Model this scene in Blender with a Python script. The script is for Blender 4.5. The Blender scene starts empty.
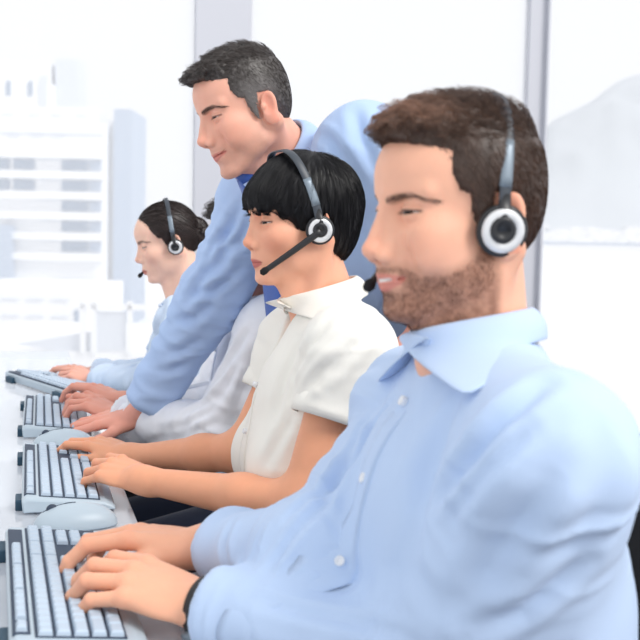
import bpy, math, random, time
import numpy as np
from mathutils import Vector, Matrix
rng = np.random.default_rng(7)
SC = bpy.context.scene
COL = SC.collection
T0 = time.time()

# ------------------------------------------------------------------ camera
CAM = np.array([0., 0., 1.2])
FPX = 1105.0
YAW, PITCH, ROLL = math.radians(15.4), math.radians(4.6), 0.020
_f = np.array([math.sin(YAW)*math.cos(PITCH), math.cos(YAW)*math.cos(PITCH), -math.sin(PITCH)])
_r0 = np.array([math.cos(YAW), -math.sin(YAW), 0.])
_u0 = np.cross(_r0, _f)
_r = _r0*math.cos(ROLL) + _u0*math.sin(ROLL)
_u = np.cross(_r, _f)
def P(px, py, D):
    """world point that lies D metres deep along the lens axis in the direction of (px,py)"""
    return CAM + D*(_f + _r*(px-320)/FPX - _u*(py-320)/FPX)
def PZ(px, py, z):
    d = _f + _r*(px-320)/FPX - _u*(py-320)/FPX
    return CAM + d*((z-CAM[2])/d[2])
def proj(p):
    q = np.asarray(p)-CAM; d = q@_f
    return (320+FPX*(q@_r)/d, 320-FPX*(q@_u)/d, d)

cam_d = bpy.data.cameras.new('camera'); cam = bpy.data.objects.new('camera', cam_d); COL.objects.link(cam)
cam_d.sensor_width = 36; cam_d.lens = 36*FPX/640; cam_d.clip_start = .05; cam_d.clip_end = 6000
M4 = Matrix(((_r[0], _u[0], -_f[0], CAM[0]), (_r[1], _u[1], -_f[1], CAM[1]), (_r[2], _u[2], -_f[2], CAM[2]), (0, 0, 0, 1)))
cam.matrix_world = M4
SC.camera = cam
cam_d.dof.use_dof = True; cam_d.dof.focus_distance = 1.95; cam_d.dof.aperture_fstop = 8.0

# ------------------------------------------------------------------ numpy helpers
def nrm(v):
    v = np.asarray(v, float); return v/np.linalg.norm(v)
def lerp(a, b, t): return np.asarray(a)*(1-t)+np.asarray(b)*t
def sstep(a, b, x):
    t = np.clip((x-a)/(b-a), 0, 1); return t*t*(3-2*t)
def smin(a, b, k):
    h = np.maximum(k-np.abs(a-b), 0)/k
    return np.minimum(a, b)-h*h*k*.25
def smax(a, b, k): return -smin(-a, -b, k)
def ell(p, c, r, R=None):
    q = p-np.asarray(c, np.float32)
    if R is not None: q = q@R            # columns of R are the local axes
    r = np.asarray(r, np.float32)
    k0 = np.sqrt(((q/r)**2).sum(1)); k1 = np.sqrt(((q/(r*r))**2).sum(1))+1e-9
    return k0*(k0-1)/k1
def rc(p, a, b, ra, rb):
    a = np.asarray(a, np.float32); b = np.asarray(b, np.float32)
    d = b-a; t = np.clip(((p-a)@d)/(d@d), 0, 1)
    q = p-a-t[:, None]*d
    return np.sqrt((q*q).sum(1))-(ra+(rb-ra)*t)
_perm = np.random.default_rng(3).random((32, 32, 32)).astype(np.float32)
def vnoise(p):
    i = np.floor(p).astype(np.int64); f = (p-i).astype(np.float32); f = f*f*(3-2*f)
    i0 = i & 31; i1 = (i+1) & 31
    x0, y0, z0 = i0.T; x1, y1, z1 = i1.T; fx, fy, fz = f.T
    c = _perm
    a = c[x0, y0, z0]*(1-fx)+c[x1, y0, z0]*fx; b = c[x0, y1, z0]*(1-fx)+c[x1, y1, z0]*fx
    d = c[x0, y0, z1]*(1-fx)+c[x1, y0, z1]*fx; e = c[x0, y1, z1]*(1-fx)+c[x1, y1, z1]*fx
    return ((a*(1-fy)+b*fy)*(1-fz)+(d*(1-fy)+e*fy)*fz)*2-1

def surface(f, lo, hi, h, B=6, slack=1.4, proj_it=1):
    """surface nets over a block-sparse grid; returns verts, quads"""
    lo = np.asarray(lo, float); hi = np.asarray(hi, float)
    nb = np.maximum(1, np.ceil((hi-lo)/(h*B)).astype(int)); n = nb*B
    bc = [lo[i]+(np.arange(nb[i])+.5)*B*h-h*.5 for i in range(3)]
    G = np.stack(np.meshgrid(*bc, indexing='ij'), -1).reshape(-1, 3).astype(np.float32)
    fb = f(G)
    act = np.abs(fb) < slack*h*B*.87+h
    V = np.repeat(np.repeat(np.repeat(np.sign(fb).reshape(nb), B, 0), B, 1), B, 2).astype(np.float32)
    ai = np.argwhere(act.reshape(nb))
    off = np.stack(np.meshgrid(*[np.arange(B)]*3, indexing='ij'), -1).reshape(-1, 3)
    for s in range(0, len(ai), 800):
        idx = (ai[s:s+800, None, :]*B+off[None]).reshape(-1, 3)
        pts = (lo+idx*h).astype(np.float32)
        V[idx[:, 0], idx[:, 1], idx[:, 2]] = f(pts)
    ins = V < 0
    c = ins[:-1, :-1, :-1].astype(np.int8)
    S = c.copy()
    cs = [(i, j, k) for i in (0, 1) for j in (0, 1) for k in (0, 1)]
    sl = lambda o, m: slice(o, m-1+o)
    S = sum(ins[sl(i, n[0]), sl(j, n[1]), sl(k, n[2])].astype(np.int8) for i, j, k in cs)
    cells = np.argwhere((S > 0) & (S < 8))
    vals = {o: V[cells[:, 0]+o[0], cells[:, 1]+o[1], cells[:, 2]+o[2]] for o in cs}
    acc = np.zeros((len(cells), 3)); cnt = np.zeros(len(cells))
    for o in cs:
        for ax in range(3):
            if o[ax]: continue
            o2 = list(o); o2[ax] = 1; o2 = tuple(o2)
            va, vb = vals[o], vals[o2]; m = (va < 0) != (vb < 0)
            t = np.where(m, va/np.where(m, va-vb, 1), 0)
            q = np.tile(np.array(o, float), (len(cells), 1)); q[:, ax] += t
            acc[m] += q[m]; cnt[m] += 1
    vert = lo+h*(cells+acc/cnt[:, None])
    idm = -np.ones(n, np.int32); idm[cells[:, 0], cells[:, 1], cells[:, 2]] = np.arange(len(cells))
    F = []
    for ax in range(3):
        a1, a2 = (ax+1) % 3, (ax+2) % 3
        A = [slice(0, n[i]) for i in range(3)]; Bs = list(A)
        A[ax] = slice(0, n[ax]-1); Bs[ax] = slice(1, n[ax])
        e = np.argwhere(ins[tuple(A)] != ins[tuple(Bs)])
        e = e[(e[:, a1] > 0) & (e[:, a2] > 0)]
        s = ins[e[:, 0], e[:, 1], e[:, 2]]
        def g(d1, d2):
            q = e.copy(); q[:, a1] -= d1; q[:, a2] -= d2
            return idm[q[:, 0], q[:, 1], q[:, 2]]
        quad = np.stack([g(1, 1), g(0, 1), g(0, 0), g(1, 0)], 1)
        quad[~s] = quad[~s][:, ::-1]
        F.append(quad)
    F = np.concatenate(F); F = F[(F >= 0).all(1)]
    for _ in range(proj_it):
        d, g = grad(f, vert, h*.5)
        step = np.clip(d/np.maximum((g*g).sum(1), .2), -h, h)
        vert = vert-g*step[:, None]
    return vert, F
def grad(f, p, e):
    p = np.asarray(p, np.float32); g = np.zeros((len(p), 3), np.float32)
    for i in range(3):
        o = np.zeros(3, np.float32); o[i] = e
        g[:, i] = (f(p+o)-f(p-o))/(2*e)
    return f(p), g

# ------------------------------------------------------------------ objects
def mesh(name, V, F, mat=None, parent=None, smooth=True, col=None, loc=None, mats=None, mi=None):
    me = bpy.data.meshes.new(name)
    V = np.asarray(V, float)
    if loc is not None: V = V-np.asarray(loc)
    if isinstance(F, np.ndarray):
        me.vertices.add(len(V)); me.vertices.foreach_set('co', V.astype(np.float32).ravel())
        k = F.shape[1]
        me.loops.add(F.size); me.loops.foreach_set('vertex_index', F.astype(np.int32).ravel())
        me.polygons.add(len(F)); me.polygons.foreach_set('loop_start', np.arange(0, F.size, k, dtype=np.int32))
        me.update(calc_edges=True); me.validate()
    else:
        me.from_pydata([tuple(v) for v in V], [], F); me.update()
    if smooth: me.polygons.foreach_set('use_smooth', [True]*len(me.polygons))
    if mats:
        for m in mats: me.materials.append(m)
        if mi is not None: me.polygons.foreach_set('material_index', mi)
    elif mat: me.materials.append(mat)
    if col is not None:
        a = me.color_attributes.new('Tint', 'FLOAT_COLOR', 'POINT')
        c = np.ones((len(V), 4), np.float32); c[:, :3] = col; a.data.foreach_set('color', c.ravel())
    o = bpy.data.objects.new(name, me); COL.objects.link(o)
    if loc is not None: o.location = Vector(loc)
    if parent is not None:
        o.parent = parent
        pl = parent.matrix_world if False else None
        o.location = Vector(loc if loc is not None else (0, 0, 0))-parent_loc(parent)
    return o
def parent_loc(p):
    v = Vector((0, 0, 0))
    while p is not None: v += p.location; p = p.parent
    return v
def tag(o, label=None, cat=None, group=None, kind=None):
    if label: o['label'] = label
    if cat: o['category'] = cat
    if group: o['group'] = group
    if kind: o['kind'] = kind
    return o
def thing(name, loc, label, cat, group=None):
    o = bpy.data.objects.new(name, None); COL.objects.link(o); o.location = Vector(loc); o.empty_display_size = .05
    return tag(o, label, cat, group)
class MB:
    def __init__(s): s.V = []; s.F = []
    def add(s, V, F):
        b = len(s.V); s.V += [tuple(map(float, v)) for v in V]; s.F += [tuple(b+i for i in f) for f in F]
    def box(s, c, d, R=None):
        c = np.asarray(c, float); V = []
        for x in (-1, 1):
            for y in (-1, 1):
                for z in (-1, 1):
                    q = np.array([x*d[0], y*d[1], z*d[2]])*.5
                    if R is not None: q = R@q
                    V.append(c+q)
        s.add(V, [(0, 1, 3, 2), (4, 6, 7, 5), (0, 4, 5, 1), (2, 3, 7, 6), (0, 2, 6, 4), (1, 5, 7, 3)])
    def tube(s, pts, r, n=10, cap=True, flat=None):
        """tube along pts; r scalar or list; flat=(normal, ratio) squashes the section"""
        pts = [np.asarray(p, float) for p in pts]; m = len(pts)
        rs = [r]*m if np.isscalar(r) else list(r)
        V = []; prev = None
        for i, p in enumerate(pts):
            t = nrm(pts[min(i+1, m-1)]-pts[max(i-1, 0)])
            if flat is not None: a = np.asarray(flat[0][i] if np.ndim(flat[0]) == 2 else flat[0], float)
            elif prev is not None: a = prev
            else: a = np.array([0, 0, 1.]) if abs(t[2]) < .9 else np.array([1., 0, 0])
            a = nrm(a-t*(a@t)); prev = a; b = np.cross(t, a)
            ka = flat[1] if flat is not None else 1
            for j in range(n):
                w = 2*math.pi*j/n; V.append(p+rs[i]*(math.cos(w)*ka*a+math.sin(w)*b))
        F = [(i*n+j, i*n+(j+1) % n, (i+1)*n+(j+1) % n, (i+1)*n+j) for i in range(m-1) for j in range(n)]
        if cap: F += [tuple(range(n))[::-1], tuple((m-1)*n+j for j in range(n))]
        s.add(V, F)
    def lathe(s, prof, c, R=None, n=32, ax=(0, 0, 1)):
        """prof = [(radius, height)...] about axis ax through c"""
        ax = nrm(ax); a = np.array([1., 0, 0]) if abs(ax[0]) < .8 else np.array([0, 1., 0])
        a = nrm(a-ax*(a@ax)); b = np.cross(ax, a); c = np.asarray(c, float); V = []
        for (r, h) in prof:
            for j in range(n):
                w = 2*math.pi*j/n; V.append(c+ax*h+max(r, 1e-5)*(math.cos(w)*a+math.sin(w)*b))
        F = [(i*n+j, i*n+(j+1) % n, (i+1)*n+(j+1) % n, (i+1)*n+j) for i in range(len(prof)-1) for j in range(n)]
        s.add(V, F)
    def rbox(s, c, d, r, R=None, seg=3):
        """box with rounded vertical edges and a small top/bottom round-over"""
        c = np.asarray(c, float); hx, hy, hz = d[0]/2, d[1]/2, d[2]/2; r = min(r, hx, hy); rz = min(r, hz)
        rings = [(-hz, rz), (-hz+rz*.3, rz*.3), (-hz+rz, 0), (hz-rz, 0), (hz-rz*.3, rz*.3), (hz, rz)]
        V = []; n = 4*(seg+1)
        for z, ins in rings:
            for q, (sx, sy) in enumerate(((1, 1), (-1, 1), (-1, -1), (1, -1))):
                for k in range(seg+1):
                    w = (q+k/seg)*math.pi/2; rr = max(r-ins, 1e-4)
                    v = np.array([sx*(hx-r)+math.cos(w)*rr, sy*(hy-r)+math.sin(w)*rr, z])
                    if R is not None: v = R@v
                    V.append(c+v)
        F = [(i*n+j, i*n+(j+1) % n, (i+1)*n+(j+1) % n, (i+1)*n+j) for i in range(len(rings)-1) for j in range(n)]
        F += [tuple(range(n))[::-1], tuple(5*n+j for j in range(n))]
        s.add(V, F)
    def build(s, name, mat, parent=None, smooth=False, loc=None):
        return mesh(name, s.V, s.F, mat, parent, smooth, loc=loc)
def autosmooth(o, ang=40):
    me = o.data
    me.polygons.foreach_set('use_smooth', [True]*len(me.polygons))
    me.set_sharp_from_angle(angle=math.radians(ang)); return o

# ------------------------------------------------------------------ materials
def mat(name, c, rough=.5, metal=0, spec=.5, noise=None, bump=None, sss=0, coat=0, sheen=0, attr=False, emit=None, trans=0):
    m = bpy.data.materials.new(name); m.use_nodes = True; nt = m.node_tree; b = nt.nodes['Principled BSDF']
    b.inputs['Base Color'].default_value = (*c, 1); b.inputs['Roughness'].default_value = rough
    b.inputs['Metallic'].default_value = metal; b.inputs['Specular IOR Level'].default_value = spec
    b.inputs['Coat Weight'].default_value = coat; b.inputs['Sheen Weight'].default_value = sheen
    tc = nt.nodes.new('ShaderNodeTexCoord')
    src = None
    if attr:
        a = nt.nodes.new('ShaderNodeAttribute'); a.attribute_name = 'Tint'; src = a.outputs['Color']
    if noise:
        sc, amt = noise[:2]
        mp = nt.nodes.new('ShaderNodeMapping'); nt.links.new(tc.outputs['Object'], mp.inputs[0])
        if len(noise) > 2: mp.inputs['Scale'].default_value = noise[2]
        n = nt.nodes.new('ShaderNodeTexNoise'); n.inputs['Scale'].default_value = sc; n.inputs['Detail'].default_value = 4
        nt.links.new(mp.outputs[0], n.inputs['Vector'])
        r = nt.nodes.new('ShaderNodeMapRange'); r.inputs['To Min'].default_value = 1-amt; r.inputs['To Max'].default_value = 1+amt
        nt.links.new(n.outputs['Fac'], r.inputs['Value'])
        mx = nt.nodes.new('ShaderNodeVectorMath'); mx.operation = 'SCALE'
        if src: nt.links.new(src, mx.inputs[0])
        else: mx.inputs[0].default_value = c
        nt.links.new(r.outputs[0], mx.inputs['Scale']); src = mx.outputs[0]
    if src: nt.links.new(src, b.inputs['Base Color'])
    if bump:
        sc, st = bump[:2]
        mp = nt.nodes.new('ShaderNodeMapping'); nt.links.new(tc.outputs['Object'], mp.inputs[0])
        if len(bump) > 2: mp.inputs['Scale'].default_value = bump[2]
        n = nt.nodes.new('ShaderNodeTexNoise'); n.inputs['Scale'].default_value = sc; n.inputs['Detail'].default_value = 3
        nt.links.new(mp.outputs[0], n.inputs['Vector'])
        bp = nt.nodes.new('ShaderNodeBump'); bp.inputs['Strength'].default_value = st; bp.inputs['Distance'].default_value = .002
        nt.links.new(n.outputs['Fac'], bp.inputs['Height']); nt.links.new(bp.outputs[0], b.inputs['Normal'])
    if sss:
        b.inputs['Subsurface Weight'].default_value = sss; b.inputs['Subsurface Radius'].default_value = (1, .35, .2)
        b.inputs['Subsurface Scale'].default_value = .008
    return m
def lin(r, g, b):
    f = lambda v: (v/255/12.92) if v/255 <= .04045 else ((v/255+.055)/1.055)**2.4
    return (f(r), f(g), f(b))
# ------------------------------------------------------------------ heads (local axes in cm: x forward, y to the left, z up, origin between the ear canals)
EYE = (7.6, 3.05, 1.35)
HD = dict(s=1.0, nose=(11.9, -2.1), nose_r=.92, brow=1.0, chin=(8.5, -9.4), chin_r=1.55, jaw_w=4.9, jaw_z=-5.6, lip=1.0, cheek=1.0,
          mouth_w=2.6, smile=0., fore=0., lid=.35, lob=.24, nasion=(9.35, 2.5), neck_r=5.6, open=.0, ear=1.0, muzzle=0.)
def head_sdf(H):
    nx, nz = H['nose']; cx, cz = H['chin']; lp = H['lip']; sm = H['smile']; mw = H['mouth_w']; op = H['open']; mz = H['muzzle']
    def f(p):
        q = p.copy(); q[:, 1] = np.abs(q[:, 1])
        qs = q.copy(); qs[:, 1] = np.sqrt(q[:, 1]**2+.15)
        d = ell(q, (0, 0, 5.0), (9.1, 7.5, 7.9))
        d = smin(d, ell(q, (3.4+H['fore'], 0, 4.8), (6.3, 6.0, 5.2)), 2.0)
        d = smin(d, ell(q, (4.0, 0, -1.6), (5.6, 5.5, 6.6)), 2.2)
        d = smin(d, rc(qs, (1.6, H['jaw_w'], H['jaw_z']), (cx-1.1, 1.5, cz+.1), 1.5, 1.35), 2.2)
        d = smin(d, ell(q, (cx, 0, cz), (H['chin_r'], 1.9, H['chin_r']*.95)), 1.3)
        d = smin(d, ell(q, (7.3+mz, 0, -5.2), (3.15, 3.2, 3.0)), 1.8)
        d = smin(d, ell(q, (6.0, 3.9, -1.3), (2.6*H['cheek'], 2.1*H['cheek'], 2.2)), 2.0)
        d = smin(d, rc(qs, (8.9, .8, 3.2), (7.0, 4.8, 3.3), .75*H['brow'], .7*H['brow']), 1.2)
        # sockets
        d = smax(d, -ell(q, (9.7, 3.0, 1.35), (1.9, 2.0, 1.25)), 1.3)
        # nose
        d = smin(d, rc(q, (H['nasion'][0]-.25, 0, H['nasion'][1]), (nx-.75, 0, nz+.1), .62, .78*H['nose_r']/.92), .9)
        d = smin(d, ell(q, (nx-H['nose_r'], 0, nz), (H['nose_r'], .85, .82)), .6)
        d = smin(d, rc(qs, (8.6, .75, .8), (nx-2.1, 1.1, nz-.5), .5, .7), 1.1)
        d = smin(d, ell(q, (nx-1.95, 1.2, nz-.72), (1.0, .62, .66)), .5)
        d = smin(d, rc(q, (nx-1.0, 0, nz-.55), (nx-2.1, 0, nz-1.25), .42, .5), .5)
        d = smax(d, -ell(q, (nx-1.35, .62, nz-1.22), (.55, .3, .32)), .25)
        # mouth
        lz = -5.8; zc = lz+.55*sm
        d = smax(d, -ell(q, (cx+2.55, 0, -7.75), (1.2, 2.3, .75)), 1.0)
        d = smin(d, rc(qs, (10.1+mz, .3, lz+.5+op*.3), (8.5+mz*.6, mw, zc+.05), .55*lp, .28*lp), .5)
        d = smin(d, rc(qs, (9.95+mz, 0, lz-.55*lp-op*.5), (8.45+mz*.6, mw*.93, zc-.1), .6*lp, .28*lp), .5)
        d = smax(d, -rc(q, (10.95+mz, 0, lz), (8.9+mz*.6, mw, zc), .10+op*.33, .12), .22)
        if sm > 0:
            d = smin(d, ell(q, (6.6, 3.7, -3.4), (1.9, 1.6, 1.7)), 1.6)
            d = smax(d, -ell(q, (8.9, 3.5, -4.6), (.5, .25, 1.3)), 1.6)
        # temple and cheek hollows
        d = smax(d, -ell(q, (4.8, 8.5, 3.4), (2.6, 1.6, 3.0)), 2.0)
        d = smin(d, ell(q, (2.9, 4.2, -4.0), (2.9, 1.75, 3.6)), 1.8)
        # eyeball with lids
        ex, ey, ez = EYE
        lids = ell(q, (ex, ey, ez), (1.38, 1.42, 1.34))
        d = smin(d, lids, .35)
        # almond opening that shows the eyeball
        yy = (q[:, 1]-ey)/1.5; up = H['lid']; a = 1-yy*yy
        top = (q[:, 2]-(ez-.1))-(up*np.maximum(a, 0)+.06*yy); bot = -(q[:, 2]-(ez-.1))-(H['lob']*np.maximum(a, 0)-.06*yy)
        slot = np.maximum(np.maximum(top, bot), np.maximum(np.abs(yy)*1.5-1.42, ex+.2-q[:, 0]))
        slot = np.maximum(slot, 1.16-np.sqrt(((q-np.array([ex, ey, ez], np.float32))**2).sum(1))) if False else slot
        d = smax(d, -slot, .10)
        # ear
        R = np.array(EAR_R, np.float32)
        if H['ear'] > 0:
            e = H['ear']; c = np.array([-.9, 7.55, .2], np.float32)
            ear = ell(q, c, (1.7*e, .5, 2.9*e), R)
            ear = smax(ear, -ell(q, c+R@np.array([.25, .55, .1], np.float32), (1.15, .6, 2.1), R), .4)
            ear = smin(ear, ell(q, c+R@np.array([.1, -.1, -2.2], np.float32), (.95, .4, 1.0), R), .5)
            ear = smin(ear, ell(q, c+R@np.array([1.1, .05, -.3], np.float32), (.5, .45, .6), R), .4)
            d = smin(d, ear, .5)
        return d
    return f
_a = math.radians(24); _b = math.radians(-12)
EAR_R = np.array([[math.cos(_a), math.sin(_a), 0], [-math.sin(_a), math.cos(_a), 0], [0, 0, 1]]) @ np.array([[math.cos(_b), 0, math.sin(_b)], [0, 1, 0], [-math.sin(_b), 0, math.cos(_b)]])

def head_frame(heading, pitch, roll=0):
    """heading: degrees the face is turned away from -X towards +Y; pitch: degrees looking down"""
    a = math.radians(heading); c = math.radians(pitch); r = math.radians(roll)
    fwd = np.array([-math.cos(a)*math.cos(c), math.sin(a)*math.cos(c), -math.sin(c)])
    left = np.array([-math.sin(a), -math.cos(a), 0.])
    up = np.cross(fwd, left)
    l2 = left*math.cos(r)+up*math.sin(r); u2 = np.cross(fwd, l2)
    return np.stack([fwd, l2, u2], 1)       # columns
# ------------------------------------------------------------------ hands (cm: x towards the fingers, y towards the thumb, z back of the hand)
def hand_sdf(curl=((18, 38, 22), (20, 42, 24), (24, 42, 24), (28, 38, 22)), thumb=(30, -14, 12), splay=(7, 1, -5, -12), thick=1.0):
    K = [(8.9, 2.75, .05), (9.3, .9, .25), (8.9, -1.0, .1), (8.0, -2.75, -.25)]
    Ls = [(4.5, 2.7, 2.1), (5.0, 3.1, 2.2), (4.6, 2.9, 2.2), (3.6, 2.2, 1.9)]
    segs = []
    for i in range(4):
        p = np.array(K[i], float); a = math.radians(splay[i]); down = 0.; ch = [p]
        for L, c in zip(Ls[i], curl[i]):
            down += math.radians(c)
            d = np.array([math.cos(down)*math.cos(a), math.cos(down)*math.sin(a), -math.sin(down)])
            p = p+d*L; ch.append(p)
        segs.append(ch)
    r4 = [(.98, .86, .78, .66), (1.0, .88, .8, .68), (.95, .84, .76, .64), (.82, .72, .66, .56)]
    ty, tz, tb = [math.radians(v) for v in thumb]
    t0 = np.array([1.8, 1.9, -.8]); t1 = t0+4.4*np.array([math.cos(ty)*math.cos(tz), math.sin(ty)*math.cos(tz), math.sin(tz)])
    t2 = t1+3.3*np.array([math.cos(ty-tb)*math.cos(tz-.05), math.sin(ty-tb)*math.cos(tz), math.sin(tz-.05)])
    t3 = t2+2.5*np.array([math.cos(ty-2*tb)*math.cos(tz-.2), math.sin(ty-2*tb)*math.cos(tz), math.sin(tz-.2)])
    def f(p):
        d = ell(p, (4.9, 0, -.15), (5.0, 3.7, 1.35*thick))
        for i in range(4):
            k = K[i]; d = smin(d, rc(p, (.6, k[1]*.45, .1), (k[0], k[1], k[2]-.05), 1.15*thick, .98*thick), .7)
        d = smin(d, rc(p, (-1.5, 0, 0), (1.2, 0, -.05), 2.15, 2.1), 1.6)
        d = smin(d, ell(p, (3.0, 2.1, -1.0), (2.6, 1.5, 1.25)), 1.0)
        fd = None
        for i in range(4):
            g = None
            for j in range(3):
                s = rc(p, segs[i][j], segs[i][j+1], r4[i][j]*thick, r4[i][j+1]*thick)
                g = s if g is None else smin(g, s, .25)
            fd = g if fd is None else smin(fd, g, .12)
        d = smin(d, fd, .55)
        t = smin(rc(p, t0, t1, 1.35*thick, 1.05*thick), smin(rc(p, t1, t2, 1.05*thick, .92*thick), rc(p, t2, t3, .95*thick, .72*thick), .3), .6)
        return smin(d, t, .7)
    f.tips = [s[3] for s in segs]; f.segs = segs; f.k = K; f.th = (t2, t3)
    return f

def limb_frame(d, n, side):
    x = nrm(d); n = np.asarray(n, float); z = nrm(n-x*(n@x)); y = np.cross(z, x)*side
    return np.stack([x, y, z], 1)

def arm_piece(elbow, wrist, hand_dir, up, side, sc=1.0, voxel=.0022, shoulder=None, rad=(.046, .042, .0265), ur=.047, hand=None, tint=None):
    """forearm and hand in one skin surface -> verts, faces, colours"""
    hs = hand or hand_sdf(); R = limb_frame(hand_dir, up, side); W = np.asarray(wrist, float)
    E = np.asarray(elbow, float); mid = lerp(E, W, .35); R32 = R.astype(np.float32)
    w2 = W-nrm(W-E)*.005
    def f(p):
        q = ((p-W.astype(np.float32))@R32)/(.01*sc)
        d = hs(q)*.01*sc
        g = smin(rc(p, E, mid, rad[0]*sc, rad[1]*sc), rc(p, mid, w2, rad[1]*sc, rad[2]*sc), .02)
        if shoulder is not None: g = smin(g, rc(p, shoulder, E, ur*1.1*sc, ur*.85*sc), .03)
        return smin(d, g, .014)
    tips = [W+R@t*.01*sc for t in hs.tips]+[W+R@hs.th[1]*.01*sc]
    pts = np.array([E, W]+tips+([shoulder] if shoulder is not None else []))
    V, F = surface(f, pts.min(0)-.075, pts.max(0)+.075, voxel)
    L = ((V-W)@R)/(.01*sc)
    tip = np.min([np.linalg.norm(L-t, axis=1) for t in hs.tips+[hs.th[1]]], 0)
    kn = np.min([np.linalg.norm(L-np.array(k), axis=1) for k in hs.k]+[np.linalg.norm(L-s[1], axis=1) for s in hs.segs], 0)
    m = (np.clip(1-tip/2.2, 0, 1)*.55+np.clip(1-kn/1.5, 0, 1)*.35)[:, None]
    C = np.array(tint)*(1-m)+np.array(tint)*np.array([1.05, .72, .66])*m
    # finger nails: a paler plate on the back of each last joint
    for s in hs.segs:
        a, b = s[2], s[3]; ax = nrm(b-a); up_l = nrm(np.array([0, 0, 1.])-ax*ax[2]); q = L-(b-ax*.1+up_l*.55)
        nail = (np.abs(q@ax) < .55) & (np.abs(q@np.cross(ax, up_l)) < .45) & (q@up_l > -.25)
        C[nail] = np.array(tint)*np.array([1.08, .95, .97])
    return V, F, C, R

# ------------------------------------------------------------------ torso
def torso_frame(SL, SR, PV, NB):
    m = (np.asarray(SL)+np.asarray(SR))/2; u = nrm(m-np.asarray(PV)); l = nrm(np.asarray(SL)-SR); l = nrm(l-u*(l@u)); f = np.cross(l, u)
    return m, np.stack([f, l, u], 1)
def torso_sdf(J, S=None):
    S = dict(dict(chest=(.118, .168, .19), belly=(.112, .150, .20), hip=(.125, .172, .14), sh=.062, neck=(.054, .060), bust=0, flank=(.07, .10), trap=(.055, .040)), **(S or {}))
    SL, SR, PV, NB = [np.asarray(J[k], float) for k in ('SL', 'SR', 'PV', 'NB')]
    m, R = torso_frame(SL, SR, PV, NB); R32 = R.astype(np.float32); fw, lt, up = R.T
    L = np.linalg.norm(m-PV)
    cc = m-up*.15+fw*.012; bc = PV+up*L*.38+fw*.008; hd = np.asarray(J.get('HN', NB+up*.1))
    def f(p, off=0.):
        d = ell(p, cc, np.array(S['chest'])+off, R32)
        d = smin(d, ell(p, bc, np.array(S['belly'])+off, R32), .07)
        d = smin(d, ell(p, PV, np.array(S['hip'])+off, R32), .06)
        for s, X in ((1, SL), (-1, SR)):
            d = smin(d, rc(p, NB-up*S['trap'][0], X, S['trap'][1]+off, S['sh']+off*.9), .05)
            d = smin(d, rc(p, X, m-up*.2+lt*s*S['flank'][1], S['sh']+off, S['flank'][0]+off), .06)
            if S['bust']: d = smin(d, ell(p, m-up*.19+fw*(S['chest'][0]-.02)+lt*s*.075, np.array([S['bust'], S['bust']*1.05, S['bust']])+off, R32), .05)
        return d
    f.R = R; f.m = m; f.fw, f.lt, f.up = fw, lt, up; f.NB = NB; f.PV = PV; f.hd = hd; f.S = S; f.L = L
    return f

def fold_disp(V, N, amp, limbs, frame, seed=0., freq=1.0, grooves=()):
    """cloth folds: soft ridges running round the limbs and slantwise over the trunk.
    limbs = [(a, b, weight)]; grooves = [(a, b, width, depth)] are sewn-in or pulled creases"""
    q = (V-frame.m)@frame.R
    c = np.stack([q[:, 0]*7+q[:, 2]*3, q[:, 1]*13+q[:, 2]*5, q[:, 2]*5-q[:, 1]*6], 1)*freq+seed
    n = vnoise(c)*.65+vnoise(c*2.1+7)*.35
    tor = 1-np.abs(n)*2.2
    D = tor*.55*amp; best = np.full(len(V), .085)
    for (a, b, w) in limbs:
        a = np.asarray(a, float); b = np.asarray(b, float); ax = b-a; Ln = np.linalg.norm(ax); ax = ax/Ln
        s = (V-a)@ax; pr = V-a-s[:, None]*ax; dist = np.linalg.norm(pr, axis=1)+np.clip(-s, 0, 9)+np.clip(s-Ln, 0, 9)
        e1 = nrm(np.cross(ax, [0.3, .2, 1.])); e2 = np.cross(ax, e1)
        c = np.stack([s*26+(pr@e1)*12, (pr@e1)*7, (pr@e2)*7], 1)*freq+seed+3
        n = vnoise(c)*.7+vnoise(c*1.9+5)*.3
        wgt = w*(.5+.9*np.exp(-((s-Ln)/.09)**2)+.7*np.exp(-(s/.09)**2))
        dd = (1-np.abs(n)*2.3)*amp*wgt
        k = np.clip((best-dist)/.03+.5, 0, 1); D = D*(1-k)+dd*k; best = np.minimum(best, dist)
    for (pts, wd, dp) in grooves:
        best = np.full(len(V), 9.); tt = np.zeros(len(V)); m = len(pts)-1
        for i in range(m):
            a = pts[i]; ab = pts[i+1]-a; t = np.clip(((V-a)@ab)/(ab@ab+1e-9), 0, 1)
            dist = np.linalg.norm(V-a-t[:, None]*ab, axis=1); k = dist < best; best[k] = dist[k]; tt[k] = (i+t[k])/m
        taper = np.sin(np.clip(tt*.94+.03, 0, 1)*math.pi)**.6
        D -= dp*taper*np.exp(-(best/wd)**2); D += .55*dp*taper*np.exp(-((best-1.9*wd)/wd)**2)
    return V+N*D[:, None]
def vnorm(V, F):
    a, b, c = V[F[:, 0]], V[F[:, 1]], V[F[:, 2]]
    n = np.cross(V[F[:, 2]]-V[F[:, 0]], V[F[:, 3]]-V[F[:, 1]]); N = np.zeros_like(V)
    for k in range(4): np.add.at(N, F[:, k], n)
    return N/(np.linalg.norm(N, axis=1)[:, None]+1e-12)

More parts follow.
